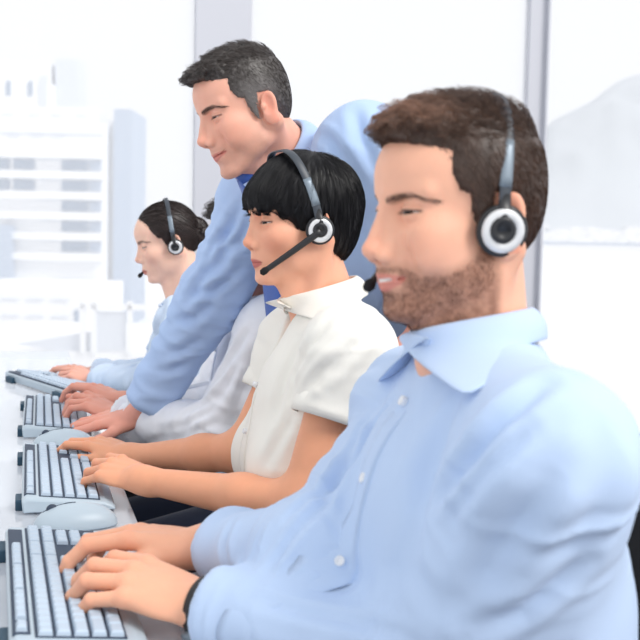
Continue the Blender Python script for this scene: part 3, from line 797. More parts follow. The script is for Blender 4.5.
# =============================================================== the bearded man in front
def bearded_man():
    HF = seat_head(P(464, 221, 1.2), -8, 4, 0, 1.0)
    NB = P(479, 330, 1.2)
    SL, EL, WL = P(549, 460, 1.02), P(447, 676, 1.10), P(211, 609, 1.25)
    SR, ER, WR = P(420, 412, 1.40), P(322, 560, 1.26), P(213, 547, 1.42)
    PV = P(515, 760, 1.26); PV[2] = .57
    skin = lo((241, 183, 155))
    J = dict(SL=SL, SR=SR, NB=NB, PV=PV, HN=to_world(np.array([-1.3, 0, -2.6]), HF)); S = dict(chest=(.125, .17, .20), belly=(.118, .155, .21), hip=(.13, .18, .14), sh=.056, trap=(.052, .044))
    T = torso_sdf(J, S)
    H = dict(HD); H.update(nose=(12.2, -2.5), nose_r=.84, chin=(8.4, -8.9), chin_r=1.5, smile=.5, open=.42, lid=.20, lob=.16, mouth_w=2.5, lip=.95, brow=1.1, ear=.95)
    K = dict(skin=skin, beard=(lo((118, 76, 58)), .82), browc=(.13, .075, .055), brow=.45, brow_t=.65, brow_z=-.25, lip=lo((214, 128, 118)), blush=.45)
    V, F, C, hs = build_head(HF, H, NB, K,   .0015, neck=(.050, .054), torso=T)
    parts = [(V, F, C)]
    hN = hand_sdf(curl=((16, 34, 20), (16, 38, 22), (16, 42, 24), (18, 42, 24)), splay=(8, 2, -5, -13))
    hF = hand_sdf(curl=((14, 34, 22), (18, 40, 24), (22, 44, 24), (24, 40, 24)), splay=(9, 2, -4, -12), thumb=(26, -8, 10))
    arm_parts(parts, [dict(elbow=EL, wrist=WL, hand_dir=P(108, 566, 1.29)-P(196, 600, 1.25), up=(-.12, -.22, 1), side=-1, voxel=.0019, hand=hN),
                      dict(elbow=ER, wrist=WR, hand_dir=P(120, 534, 1.45)-P(196, 546, 1.43), up=(-.1, .1, 1), side=1, voxel=.0019, hand=hF)], tint=lo((242, 180, 148)), sc=1.17, rad=(.034, .032, .0265))
    core(T, parts, skin)
    body = body_mesh('bearded man with short wavy brown hair and pale blue shirt, typing in the foreground', NB, parts)
    add_eyes(HF, body, (.03, .018, .012), (22, -8))
    L = to_local(V, HF)
    zt = lambda x: np.interp(x, [-1, .8, 2.5, 5, 7.5, 8.6, 9.5, 12], [-1, -1.2, -3.4, -4.9, -5.2, -4.2, -4.2, -4.2])
    def breg(p):
        y = np.abs(p[:, 1]); lipm = (np.abs(p[:, 2]+5.9) < 1.0) & (y < 2.7) & (p[:, 0] > 8.3)
        return (p[:, 2] < zt(p[:, 0])-.2) & (p[:, 0] > .6) & (p[:, 2] > -11.5) & ~lipm
    bd = strands(hs, L, F, breg, lambda p: np.stack([.3+0*p[:, 0], 0*p[:, 0], -1+0*p[:, 0]], 1), 6000, .36, .013, .4, .3, lo((96, 62, 48)), seed=9, steps=2)
    colr = lambda p: np.array((.085, .046, .031))*(1+2.3*sstep(8.0, 12, p[:, 2])*sstep(0, 7, p[:, 0]))[:, None]*(1+.25*vnoise(p*1.3))[:, None]  # top front lighter: fall of light painted into the hair colour
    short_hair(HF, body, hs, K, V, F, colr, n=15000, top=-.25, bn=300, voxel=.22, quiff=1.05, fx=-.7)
    mesh('beard', to_world(bd[0], HF), bd[1], M_HAIR, body, col=bd[2], loc=HF[0])
    mt = cloth('pale_blue_cotton', lo((192, 213, 243)))
    gr = [([(545, 385), (500, 425), (462, 470), (440, 500)], .010, .012), ([(530, 430), (490, 470), (455, 515)], .007, .007), ([(560, 470), (505, 540), (470, 600)], .014, .008),
          ([(585, 560), (520, 610), (470, 632)], .010, .008), ([(395, 400), (345, 470), (318, 520)], .008, .008), ([(365, 420), (330, 490), (290, 520)], .006, .007), ([(330, 500), (290, 540), (270, 572)], .006, .006),
          ([(250, 600), (330, 618), (420, 640)], .007, .004), ([(235, 520), (228, 545), (232, 575)], .006, .004), ([(460, 400), (430, 470), (420, 540)], .014, .005), ([(612, 420), (600, 500), (560, 580)], .018, .006)]
    so, f, T2, disp = shirt(J, S, [(SL, EL, WL, -.012), (SR, ER, WR, -.03)], mt, body, .0042, .0068, off=.012, sl=(.065, .062, .043), cuff_r=.040, seed=1.7, grooves=gr, neck_cut=.012)
    ax = nrm(J['HN']-NB)
    collar('collar', NB-ax*.012+T.fw*.004, nrm(ax*.8+T.up*.5), T.fw, (.062, .060), mt, so, h=.032, gap=.045, flap=.036, point=.066, open_=.22)
    nrmf = T.fw
    top = NB+T.fw*.08-T.up*.06; bot = T.PV+T.fw*.12+T.up*.17
    pk = placket(f, top, bot, T.fw, T.lt, .034, mt, so, disp, lift=.004)
    buttons('button', f, [lerp(top, bot, t) for t in (.02, .27, .55, .83)], T.fw, .0058, M_WHITEBTN, so, .0035)
    headset(HF, 'dark grey headset with silver-ringed ear cup on the bearded man in front', boom=-1, top=(-3.0, 13.5), ear=(.2, 8.25, -1.0), mic=(10.2, 3.0, -6.4), cup=2.7)
    seated_legs(PV, T, 0, body, cloth('charcoal_suiting', (.035, .037, .045)))
    # wristwatch on the near wrist
    d = nrm(WL-EL); w = WL+d*.004
    wr = thing('wristwatch', w, 'black wristwatch under the near shirt cuff of the bearded man', 'watch')
    b = MB(); b.lathe([(.0335, -.010), (.036, -.009), (.036, .009), (.0335, .010), (.0335, -.010)], w, ax=d, n=36); b.build('strap', M_BPL0, wr, True)
    dn = nrm(np.array([0, -.75, -1.])-d*(d@np.array([0, -.75, -1.]))); b = MB(); b.lathe([(0, -.003), (.019, -.003), (.020, .004), (.017, .007), (0, .0072)], w+dn*.034, ax=dn, n=32); b.build('watch_case', mats_slider, wr, True)
    return body

# =============================================================== the woman with the black bob
def bob_woman():
    HF = seat_head(P(301, 225, 1.85), -10, 7, 0, .90)
    NB = P(327, 294, 1.87)
    SL, EL, WL = P(350, 352, 1.69), P(301, 506, 1.66), P(143, 480, 1.82)
    SR, ER, WR = P(298, 342, 2.02), P(243, 452, 2.00), P(133, 456, 2.12)
    PV = P(330, 605, 1.88); PV[2] = .57
    skin = lo((238, 176, 146))
    J = dict(SL=SL, SR=SR, NB=NB, PV=PV, HN=to_world(np.array([-1.3, 0, -2.6]), HF)); S = dict(chest=(.098, .122, .18), belly=(.086, .108, .19), hip=(.112, .155, .14), sh=.044, bust=.055, flank=(.045, .07))
    T = torso_sdf(J, S)
    H = dict(HD); H.update(nose=(11.7, -2.1), nose_r=.78, chin=(8.7, -8.9), chin_r=1.25, smile=0, open=.1, lid=.24, lob=.18, mouth_w=2.2, lip=.92, brow=.6, ear=.74, jaw_w=4.5, jaw_z=-5.2, cheek=1.08, muzzle=-.15, nasion=(9.2, 2.2))
    K = dict(skin=skin, browc=(.02, .013, .012), brow=.55, brow_t=.6, brow_z=.35, lip=lo((190, 96, 96)), lipmix=.85, blush=1.0, lash=1.0)
    V, F, C, hs = build_head(HF, H, NB, K, .0017, neck=(.042, .046), torso=T, chest_cut=.2)
    parts = [(V, F, C)]
    hN = hand_sdf(curl=((12, 36, 22), (16, 40, 24), (20, 42, 24), (22, 38, 22)), thick=.92, splay=(8, 2, -5, -13))
    hF = hand_sdf(curl=((12, 34, 22), (16, 38, 24), (20, 42, 24), (24, 40, 24)), splay=(9, 2, -4, -12), thumb=(26, -8, 10), thick=.92)
    t = lo((236, 168, 132))
    arm_parts(parts, [dict(elbow=EL, wrist=WL, hand_dir=P(88, 459, 1.92)-WL, up=(-.25, -.15, 1), side=-1, voxel=.0021, hand=hN, shoulder=SL),
                      dict(elbow=ER, wrist=WR, hand_dir=P(84, 438, 2.18)-WR, up=(-.25, .15, 1), side=1, voxel=.0023, hand=hF, shoulder=SR)], tint=t, sc=1.03, rad=(.035, .032, .0205), ur=.038)
    core(T, parts, skin)
    body = body_mesh('woman with a black bob and cream short-sleeved blouse, typing', NB, parts)
    add_eyes(HF, body, (.012, .009, .007), (20, -12))
    # bob: full at the back, swept fringe, pointed side lock in front of the ear
    def hx(z): return np.interp(z, [-9, -6, -4.4, -3.4, -2.4, -1, .5, 1.8, 2.7, 3.4, 4.0], [-4.0, -3.0, -1.0, 2.2, 2.9, 3.4, 4.0, 4.9, 6.4, 8.6, 14])
    def vol(p):
        q = p.copy(); q[:, 1] = np.abs(q[:, 1]); x, z = q[:, 0], q[:, 2]
        d = ell(q, (-.6, 0, 4.9), (10.2, 8.5, 8.7))
        d = smin(d, ell(q, (-5.6, 0, 3.6), (6.9, 7.6, 8.0)), 2.2)
        d = smin(d, ell(q, (-5.4, 0, -1.5), (5.2, 6.8, 6.4)), 2.2)
        d = smin(d, ell(q, (7.2, 0, 5.8), (2.6, 5.6, 3.0)), 1.8)
        g = np.stack([np.arctan2(q[:, 1], q[:, 0]+4)*4.2, q[:, 1]*.15, z*.12], 1).astype(np.float32)
        d = d+vnoise(g*2.3)*.20+vnoise(g*5.1+7)*.09
        zl = np.interp(x, [-13, -10.5, -8, -5, -3.8, -2.4, .3, 1.2, 2.2, 3.2], [-1, -5.6, -8.0, -8.4, -6.6, -3.2, -2.4, -4.3, -3.6, -.5])
        n = vnoise(p*1.1)*.4
        n2 = vnoise(np.stack([p[:, 0]*.2, p[:, 1]*1.6, p[:, 2]*.2], 1))*.9
        d = smax(d, x-hx(z+n2*sstep(2, 6, x))+n*.6, .6); d = smax(d, zl-z+n, .5)
        return d
    def flow(p):
        c = p-np.array([-3.5, 1.5, 13.5]); w = vnoise(p*.35)*.25
        c = c/np.linalg.norm(c, axis=1)[:, None]
        fr = sstep(2, 7, p[:, 0])[:, None]*sstep(2, 5, p[:, 2])[:, None]
        d = c*(1-fr)+fr*np.stack([.5+0*w, .25*np.sign(p[:, 1]), -.7+0*w], 1)
        d[:, 0] += np.clip((-p[:, 2]-1)*.07, 0, .5)*(p[:, 0] < -3)
        return d+w[:, None]*np.array([1, 0, 0])
    bs = brow_strands(hs, HF, V, F, K, 240, .016)
    colr = lambda p: np.tile(np.array([.0065, .0062, .0085]), (len(p), 1))
    hairs(HF, body, vol, lambda p: p[:, 2] > -99, flow, 15000, lambda p: 3.8-.9*sstep(2, -5, p[:, 2]), .026, .05, .05, colr, voxel=.22, extra=(bs,), steps=8, cvar=.35, capc=.9)
    mt = cloth('cream_crepe', lo((244, 242, 234)))
    gr = [([(350, 345), (322, 372), (306, 392)], .008, .007), ([(300, 340), (285, 380), (275, 420)], .010, .005), ([(300, 400), (285, 430), (262, 470)], .010, .005), ([(330, 320), (305, 350), (296, 375)], .008, .005),
          ([(372, 330), (345, 362), (322, 385)], .007, .005)]
    so, f, T2, disp = shirt(J, S, [(SL, EL, WL, 0), (SR, ER, WR, 0)], mt, body, .0042, .0030, off=.012, sl=(.060, .058, .05), short=.105, seed=5.2, grooves=gr, vneck=(.040, .12), neck_cut=.0, hem=-.10, name='blouse')
    for (sh, el) in ((SL, EL), (SR, ER)):      # turned-up sleeve hems
        dr = nrm(np.asarray(el)-sh); c = np.asarray(sh)+dr*.098; b = MB()
        b.lathe([(.0565, .012), (.0595, .012), (.0605, 0), (.0605, -.018), (.0580, -.020)], c, ax=dr, n=40); b.build('sleeve_cuff', mt, so, True)
    ax = nrm(J['HN']-NB)
    collar('collar', NB-ax*.002+T.fw*.004, nrm(ax*.6+T.up*.6), T.fw, (.058, .056), mt, so, h=.022, gap=.10, flap=.036, point=.062, open_=.35)
    top = NB+T.fw*.08-T.up*.13; bot = T.PV+T.fw*.12+T.up*.06
    placket(f, top, bot, T.fw, T.lt, .028, mt, so, disp, lift=.0018)
    buttons('button', f, [lerp(top, bot, u) for u in (.05, .28, .50, .72)], T.fw, .0045, M_WHITEBTN, so, .003)
    hd = headset(HF, 'black headset with thick boom microphone over the black bob', boom=1, top=(2.9, 13.9), ear=(.2, 8.95, -.9), mic=(10.0, 4.6, -7.2), cup=2.6, fat=1.2, pw=.60)
    b = MB(); b.tube([to_world(np.array([0, -8.6, -3.0]), HF), P(303, 285, 2.0), P(287, 301, 2.0), P(271, 318, 2.01), P(266, 345, 2.03), P(268, 400, 2.0)], .0014, 8); b.build('cord', M_KWHITE, hd, True)
    seated_legs(PV, T, -4, body, cloth('grey_trousers', lo((112, 112, 122))), thigh=.40, r=(.082, .062, .048), hip=(.118, .165, .13))
    return body

# =============================================================== the seated man half hidden behind the leaning one
def hidden_man():
    HF = seat_head(P(262, 246, 2.52), 4, 16, 0, 1.0)
    NB = P(272, 300, 2.53)
    SL, EL, WL = P(277, 336, 2.36), P(222, 432, 2.36), P(122, 418, 2.50)
    SR, ER, WR = P(255, 330, 2.72), P(215, 405, 2.66), P(124, 403, 2.66)
    PV = P(296, 505, 2.52); PV[2] = .57
    skin = lo((222, 160, 140))
    J = dict(SL=SL, SR=SR, NB=NB, PV=PV, HN=to_world(np.array([-1.3, 0, -2.6]), HF)); S = dict(chest=(.12, .165, .2))
    T = torso_sdf(J, S)
    H = dict(HD); H.update(chin=(8.4, -9.0))
    K = dict(skin=skin, blush=.5)
    V, F, C, hs = build_head(HF, H, NB, K, .0024, torso=T)
    parts = [(V, F, C)]
    hN = hand_sdf(curl=((8, 34, 24), (14, 40, 24), (24, 46, 24), (26, 44, 24)), splay=(10, 3, -6, -15))
    hF = hand_sdf(curl=((14, 40, 24), (18, 44, 24), (24, 42, 24), (24, 40, 24)), thumb=(40, -4, 10))
    arm_parts(parts, [dict(elbow=EL, wrist=WL, hand_dir=P(84, 398, 2.55)-WL, up=(.1, -.15, 1), side=-1, voxel=.0028, hand=hN),
                      dict(elbow=ER, wrist=WR, hand_dir=P(88, 384, 2.72)-WR, up=(-.1, .2, 1), side=1, voxel=.0028, hand=hF)], tint=lo((228, 160, 140)), sc=1.04)
    core(T, parts, skin)
    body = body_mesh('man in a white shirt seated behind the leaning man, face hidden', NB, parts)
    add_eyes(HF, body, (.06, .04, .03))
    short_hair(HF, body, hs, K, V, F, lambda p: np.tile([.035, .024, .02], (len(p), 1)), n=5000, voxel=.3)
    mt = cloth('white_cotton', lo((240, 242, 248)))
    gr = [([(250, 330), (225, 370), (205, 400)], .010, .008), ([(240, 360), (222, 395), (180, 420)], .010, .008), ([(262, 350), (240, 400), (232, 430)], .012, .007), ([(225, 400), (190, 425), (160, 432)], .009, .007), ([(215, 425), (180, 436), (150, 440)], .008, .005)]
    so, f, T2, disp = shirt(J, S, [(SL, EL, WL, -.01), (SR, ER, WR, -.02)], mt, body, .0055, .0065, off=.012, sl=(.074, .062, .046), cuff_r=.042, seed=9.1, grooves=gr, neck_cut=.012)
    ax = nrm(J['HN']-NB)
    collar('collar', NB-ax*.012+T.fw*.006, nrm(ax*.8+T.up*.5), T.fw, (.074, .070), mt, so, gap=.05, point=.065, open_=.25)
    top = NB+T.fw*.08-T.up*.06; bot = T.PV+T.fw*.12+T.up*.10
    placket(f, top, bot, T.fw, T.lt, .034, mt, so, disp); buttons('button', f, [lerp(top, bot, u) for u in (.1, .35, .6)], T.fw, .005, M_WHITEBTN, so, .003)
    seated_legs(PV, T, 0, body, cloth('navy_trousers', (.012, .018, .04)))
    return body

# =============================================================== the far woman with her hair pinned back
def bun_woman():
    HF = seat_head(P(171, 244, 3.15), 2, 17, 0, .93)
    NB = P(192, 296, 3.17)
    SL, EL, WL = P(186, 322, 3.02), P(158, 386, 3.05), P(96, 381, 3.18)
    SR, ER, WR = P(184, 318, 3.32), P(160, 378, 3.30), P(92, 375, 3.36)
    PV = P(204, 447, 3.15); PV[2] = .57
    skin = lo((246, 200, 178))
    J = dict(SL=SL, SR=SR, NB=NB, PV=PV, HN=to_world(np.array([-1.3, 0, -2.6]), HF)); S = dict(chest=(.098, .14, .18), belly=(.09, .125, .19), hip=(.115, .165, .14), sh=.048, bust=.055)
    T = torso_sdf(J, S)
    H = dict(HD); H.update(nose=(11.8, -1.9), nose_r=.76, chin=(8.6, -8.8), chin_r=1.25, lid=.10, mouth_w=2.2, lip=1.05, brow=.55, ear=.88, jaw_w=4.4, jaw_z=-5.2, nasion=(9.2, 2.2), fore=.2)
    K = dict(skin=skin, browc=(.05, .032, .025), brow=.5, brow_t=.6, lip=lo((206, 110, 104)), lipmix=.8, blush=.7, lash=1.0)
    V, F, C, hs = build_head(HF, H, NB, K, .0022, neck=(.044, .05), torso=T, chest_cut=.2)
    parts = [(V, F, C)]
    hN = hand_sdf(curl=((14, 34, 22), (18, 40, 24), (22, 42, 24), (24, 38, 22)), thick=.92)
    arm_parts(parts, [dict(elbow=EL, wrist=WL, hand_dir=P(74, 372, 3.22)-WL, up=(-.2, -.1, 1), side=-1, voxel=.003, hand=hN),
                      dict(elbow=ER, wrist=WR, hand_dir=P(72, 368, 3.4)-WR, up=(-.2, .1, 1), side=1, voxel=.0035, hand=hN)], tint=lo((232, 172, 152)), sc=.95, rad=(.038, .036, .025))
    core(T, parts, skin)
    body = body_mesh('woman with dark hair pinned back and pale blue shirt, looking down, farthest of the row', NB, parts)
    add_eyes(HF, body, (.08, .05, .03), (0, -30))
    def hx(z): return np.interp(z, [-8, -5, -2.8, -1.5, 0, 2, 4, 6, 8, 9, 9.8], [-5, -4.2, -2, 1.2, 2.4, 3.2, 4.4, 5.6, 7.4, 8.6, 12])
    def vol(p):
        q = p.copy(); q[:, 1] = np.abs(q[:, 1]); x, z = q[:, 0], q[:, 2]
        d = ell(q, (-.1, 0, 4.9), (9.4, 7.9, 8.4)); d = smin(d, ell(q, (-4.8, 0, 2.2), (5.2, 6.2, 6.4)), 2)
        zl = np.interp(x, [-10, -6, -2.6, .9, 1.6, 3.0], [-4, -4.6, -3, 1.2, -.5, 3]); d = smax(d, x-hx(z), .5); d = smax(d, zl-z, .5)
        w = np.arctan2(z-1.5, x+9.5); bun = ell(q, (-9.2, 0, 1.2), (3.3, 4.2, 4.8))-.22*np.sin(w*3+np.sqrt((x+9.4)**2+(z-1.2)**2)*2.2).astype(np.float32)
        return smin(d, bun, .5)
    flow = lambda p: np.stack([-1+0*p[:, 0], .15*np.sign(p[:, 1]), -.35-.3*sstep(4, 0, p[:, 0])+.9*np.sin(p[:, 2])*(p[:, 0] < -8)], 1)
    bs = brow_strands(hs, HF, V, F, K, 160, .02)
    colr = lambda p: np.array([.030, .018, .016])*(1+.4*vnoise(p*.9))[:, None]
    hairs(HF, body, vol, lambda p: p[:, 2] > -99, flow, 6000, 3.0, .03, .03, .05, colr, voxel=.26, extra=(bs,), cvar=.35, capc=.9)
    mt = cloth('light_blue_grey_cotton', lo((206, 222, 242)))
    gr = [([(165, 300), (158, 330), (160, 355)], .012, .008), ([(178, 330), (160, 360), (145, 375)], .012, .01), ([(150, 350), (140, 365), (120, 372)], .010, .008)]
    so, f, T2, disp = shirt(J, S, [(SL, EL, WL, -.01), (SR, ER, WR, -.02)], mt, body, .0065, .006, off=.012, sl=(.064, .054, .042), cuff_r=.038, seed=13.1, grooves=gr, neck_cut=.004, vneck=(.035, .10))
    ax = nrm(J['HN']-NB)
    collar('collar', NB-ax*.010+T.fw*.004, nrm(ax*.6+T.up*.6), T.fw, (.066, .062), mt, so, h=.022, gap=.08, flap=.036, point=.062, open_=.35)
    top = NB+T.fw*.08-T.up*.10; bot = T.PV+T.fw*.12+T.up*.10
    placket(f, top, bot, T.fw, T.lt, .03, mt, so, disp)
    headset(HF, 'small dark headset with round silver-ringed cup on the farthest woman', boom=-1, top=(-2.2, 13.8), ear=(-.3, 8.7, -.9), mic=(11.6, .9, -6.6), cup=2.4)
    seated_legs(PV, T, 0, body, cloth('black_trousers', (.015, .015, .018)), thigh=.40, r=(.08, .06, .046), hip=(.115, .16, .13))
    return body

# =============================================================== the man leaning over with one hand on the desk
def leaning_man():
    HF = seat_head(P(250, 113, 2.12), -12, 21, 4, .985)
    NB = P(290, 158, 2.19)
    SR, ER, WR = P(262, 200, 2.34), P(210, 300, 2.40), P(140, 414, 2.44)
    SL, EL, WL = P(366, 152, 2.08), P(440, 255, 2.06), P(424, 330, 2.03)
    PV = P(452, 330, 2.38)
    skin = lo((238, 178, 155))
    J = dict(SL=SL, SR=SR, NB=NB, PV=PV, HN=to_world(np.array([-1.3, 0, -2.6]), HF)); S = dict(chest=(.125, .17, .2), belly=(.115, .15, .22), hip=(.12, .17, .14), sh=.064, trap=(.045, .050))
    T = torso_sdf(J, S)
    H = dict(HD); H.update(nose=(12.3, -2.2), nose_r=.9, chin=(8.5, -9.2), chin_r=1.5, smile=.9, open=.15, lid=.15, lob=.12, mouth_w=2.7, lip=.75, brow=1.1, ear=.9, jaw_w=5.0, muzzle=-.1)
    K = dict(skin=skin, beard=(lo((150, 120, 108)), .28), browc=(.04, .028, .022), brow=.6, brow_t=.7, lip=lo((204, 118, 112)), blush=.7)
    V, F, C, hs = build_head(HF, H, NB, K, .0017, neck=(.050, .056), torso=T)
    parts = [(V, F, C)]
    flat = hand_sdf(curl=((4, 10, 8), (4, 12, 8), (6, 14, 10), (8, 14, 10)), splay=(9, 2, -5, -13), thumb=(36, -6, 10))
    grip = hand_sdf(curl=((40, 60, 30), (44, 62, 30), (46, 62, 30), (46, 60, 30)), thumb=(30, -20, 12))
    arm_parts(parts, [dict(elbow=ER, wrist=WR, hand_dir=P(80, 432, 2.46)-P(134, 424, 2.44), up=(-.10, -.30, 1), side=1, voxel=.0026, hand=flat),
                      dict(elbow=EL, wrist=WL, hand_dir=(-.6, -.3, -.45), up=(-.5, -.3, .7), side=-1, voxel=.003, hand=grip)], tint=lo((236, 166, 146)), sc=1.04)
    core(T, parts, skin)
    body = body_mesh('man with short greying dark hair, blue shirt and tie, leaning over the desk', NB, parts)
    add_eyes(HF, body, (.05, .036, .03), (12, -20))
    def colr(p):
        g = sstep(7.5, 2.5, p[:, 2])*sstep(7, 1, np.abs(p[:, 0]-.5)); g = np.clip(g*.95+.5*np.clip(vnoise(p*2.5)+.1, 0, 1), 0, 1)[:, None]
        return np.array([.045, .034, .030])*(1-g)+np.array([.27, .25, .24])*g
    short_hair(HF, body, hs, K, V, F, colr, n=11000, top=-.6, bn=260, voxel=.24, quiff=.85, mess=1.2, hl=.2, browr=.026, lng=.8)
    mt = cloth('sky_blue_cotton', lo((180, 204, 241)))
    gr = [([(245, 205), (225, 235), (222, 262)], .012, .010), ([(262, 195), (240, 240), (215, 262)], .010, .009), ([(222, 262), (205, 275), (190, 300)], .010, .010), ([(240, 270), (215, 290), (190, 296)], .009, .009), ([(215, 300), (195, 318), (172, 322)], .010, .008),
          ([(205, 335), (180, 352), (165, 352)], .010, .008), ([(190, 360), (170, 372), (155, 372)], .009, .006), ([(300, 125), (330, 140), (345, 160)], .010, .008), ([(355, 110), (362, 140), (380, 175)], .012, .009), ([(380, 215), (388, 250), (392, 290)], .014, .009), ([(235, 225), (215, 245), (208, 262)], .008, .008)]
    so, f, T2, disp = shirt(J, S, [(SL, EL, WL, -.02), (SR, ER, WR, -.028)], mt, body, .005, .0066, off=.012, sl=(.078, .066, .050), cuff_r=.047, seed=21.3, grooves=gr, neck_cut=.012)
    ax = nrm(J['HN']-NB)
    collar('collar', NB+ax*.006+T.fw*.002, nrm(ax*.8+T.up*.5), T.fw, (.064, .062), mt, so, h=.036, gap=.03, flap=.044, point=.07, open_=.12)
    # tie: knot at the collar, blade hanging over the chest
    tm = mat('royal_blue_silk', lo((52, 92, 176)), .38, spec=.5, sheen=.2, bump=(900, .2))
    k0 = P(245, 172, 2.13); b = MB()
    b.tube([P(252, 164, 2.14), P(246, 171, 2.125), P(238, 180, 2.12)], [.017, .021, .013], 14, flat=((-.5, -.6, -.4), .6)); tie = b.build('necktie', tm, body, True, loc=k0)
    pts = [P(238, 179, 2.12), P(244, 190, 2.14), P(256, 215, 2.16), P(268, 260, 2.18), P(276, 320, 2.19), P(280, 350, 2.19), P(281, 358, 2.19)]
    b = MB(); b.tube(pts, [.012, .015, .021, .028, .034, .036, .004], 12, flat=((-.9, -.35, .1), .12)); b.build('tie_blade', tm, tie, True)
    a = math.radians(5); lt = T.lt; kn = [PV+lt*s*.10+np.array([-.06, 0, -.44]) for s in (1, -1)]; an = [k+np.array([.10, 0, -.40])for k in kn]
    for k in an: k[2] = .09
    trousers(PV, kn, an, (.125, .17, .15), cloth('dark_suit_trousers', (.02, .022, .03)), body, lat=lt, R=T.R.astype(np.float32))
    for k in an: shoe(k, (-1, .1, 0), M_SHOE, body)
    return body
# ------------------------------------------------------------------ furniture
M_DESK = mat('milky_glass_top', lo((236, 243, 252)), .10, spec=.6, coat=.3)
def _glassy(m, k):
    nt = m.node_tree; o = [n for n in nt.nodes if n.type == 'OUTPUT_MATERIAL'][0]; b = nt.nodes['Principled BSDF']
    t = nt.nodes.new('ShaderNodeBsdfTransparent'); x = nt.nodes.new('ShaderNodeMixShader'); x.inputs[0].default_value = k
    nt.links.new(b.outputs[0], x.inputs[1]); nt.links.new(t.outputs[0], x.inputs[2]); nt.links.new(x.outputs[0], o.inputs[0])
_glassy(M_DESK, .42)
M_PANEL = mat('white_laminate', lo((232, 236, 240)), .4)
M_KCASE = mat('pale_grey_keyboard_plastic', lo((182, 197, 208)), .38)
M_KEY = mat('off_white_key_plastic', lo((184, 200, 216)), .45)
M_TRAY = mat('dark_slate_tray', lo((52, 66, 86)), .6)
M_TEAL = mat('dark_teal_rubber', lo((40, 72, 92)), .6)
M_BLK = mat('black_mesh_fabric', (.012, .012, .014), .85, bump=(500, .3))
M_NAVY = mat('navy_mesh_fabric', (.016, .024, .05), .85, bump=(500, .3))
M_BPL = mat('black_nylon', (.02, .02, .022), .45)
M_CHR = mat('chrome', (.7, .7, .72), .15, metal=1)
DZ = .735
def rounded(mb_fn, name, m, parent, bev=.0015, seg=2, smooth=False):
    b = MB(); mb_fn(b); o = b.build(name, m, parent)
    if bev:
        md = o.modifiers.new('bevel', 'BEVEL'); md.width = bev; md.segments = seg; md.limit_method = 'ANGLE'
    return autosmooth(o, 35)

def build_desk():
    x0, x1, y0, y1 = -1.15, .185, .35, 4.2
    root = thing('office_desk', ((x0+x1)/2, (y0+y1)/2, 0), 'long milky glass desk that all the keyboards stand on', 'desk')
    rounded(lambda b: b.box(((x0+x1)/2, (y0+y1)/2, DZ-.014), (x1-x0, y1-y0, .028)), 'desktop', M_DESK, root, .003)
    for y in (y0+.1, (y0+y1)/2, y1-.1):
        for x in (x0+.08, x1-.35):
            b = MB(); b.tube([(x, y, .0), (x, y, DZ-.028)], .025, 20); autosmooth(b.build('leg', M_CHR, root))
    rounded(lambda b: b.box((x0+.45, (y0+y1)/2, .45), (.018, y1-y0-.3, .35)), 'modesty_panel', M_PANEL, root, .002)
build_desk()

ROWS = [  # (distance of row from the far side, key widths)
    (.0115, [1]*1+[-.6]+[1]*4+[-.4]+[1]*4+[-.4]+[1]*4),
    (.036, [1]*13+[1.8]+[-.3]+[1]*3+[-.3]+[1]*4),
    (.055, [1.45]+[1]*12+[1.35]+[-.3]+[1]*3+[-.3]+[1]*4),
    (.074, [1.75]+[1]*11+[2.05]+[-3.6]+[1]*3+[-.001]),
    (.093, [2.25]+[1]*10+[2.6]+[-1.3]+[1]+[-1.3]+[1]*3),
    (.112, [1.4, 1.2, 1.2, 5.9, 1.2, 1.2, 1.4]+[-1.1]+[1]*3+[-.3]+[2]+[1]),
]
KL, KW = .452, .142
def key_mesh(w, d, h=.0075):
    b = MB(); t = .0016; V = []
    for z, i in ((0, 0), (h*.75, .0009), (h, .0026)):
        for sx, sy in ((-1, -1), (1, -1), (1, 1), (-1, 1)): V.append((sx*(d/2-i), sy*(w/2-i), z))
    F = [(i*4+j, i*4+(j+1) % 4, i*4+4+(j+1) % 4, i*4+4+j) for i in (0, 1) for j in range(4)]+[(8, 9, 10, 11)]
    me = bpy.data.meshes.new('key'); me.from_pydata(V, [], F); me.materials.append(M_KEY); return me
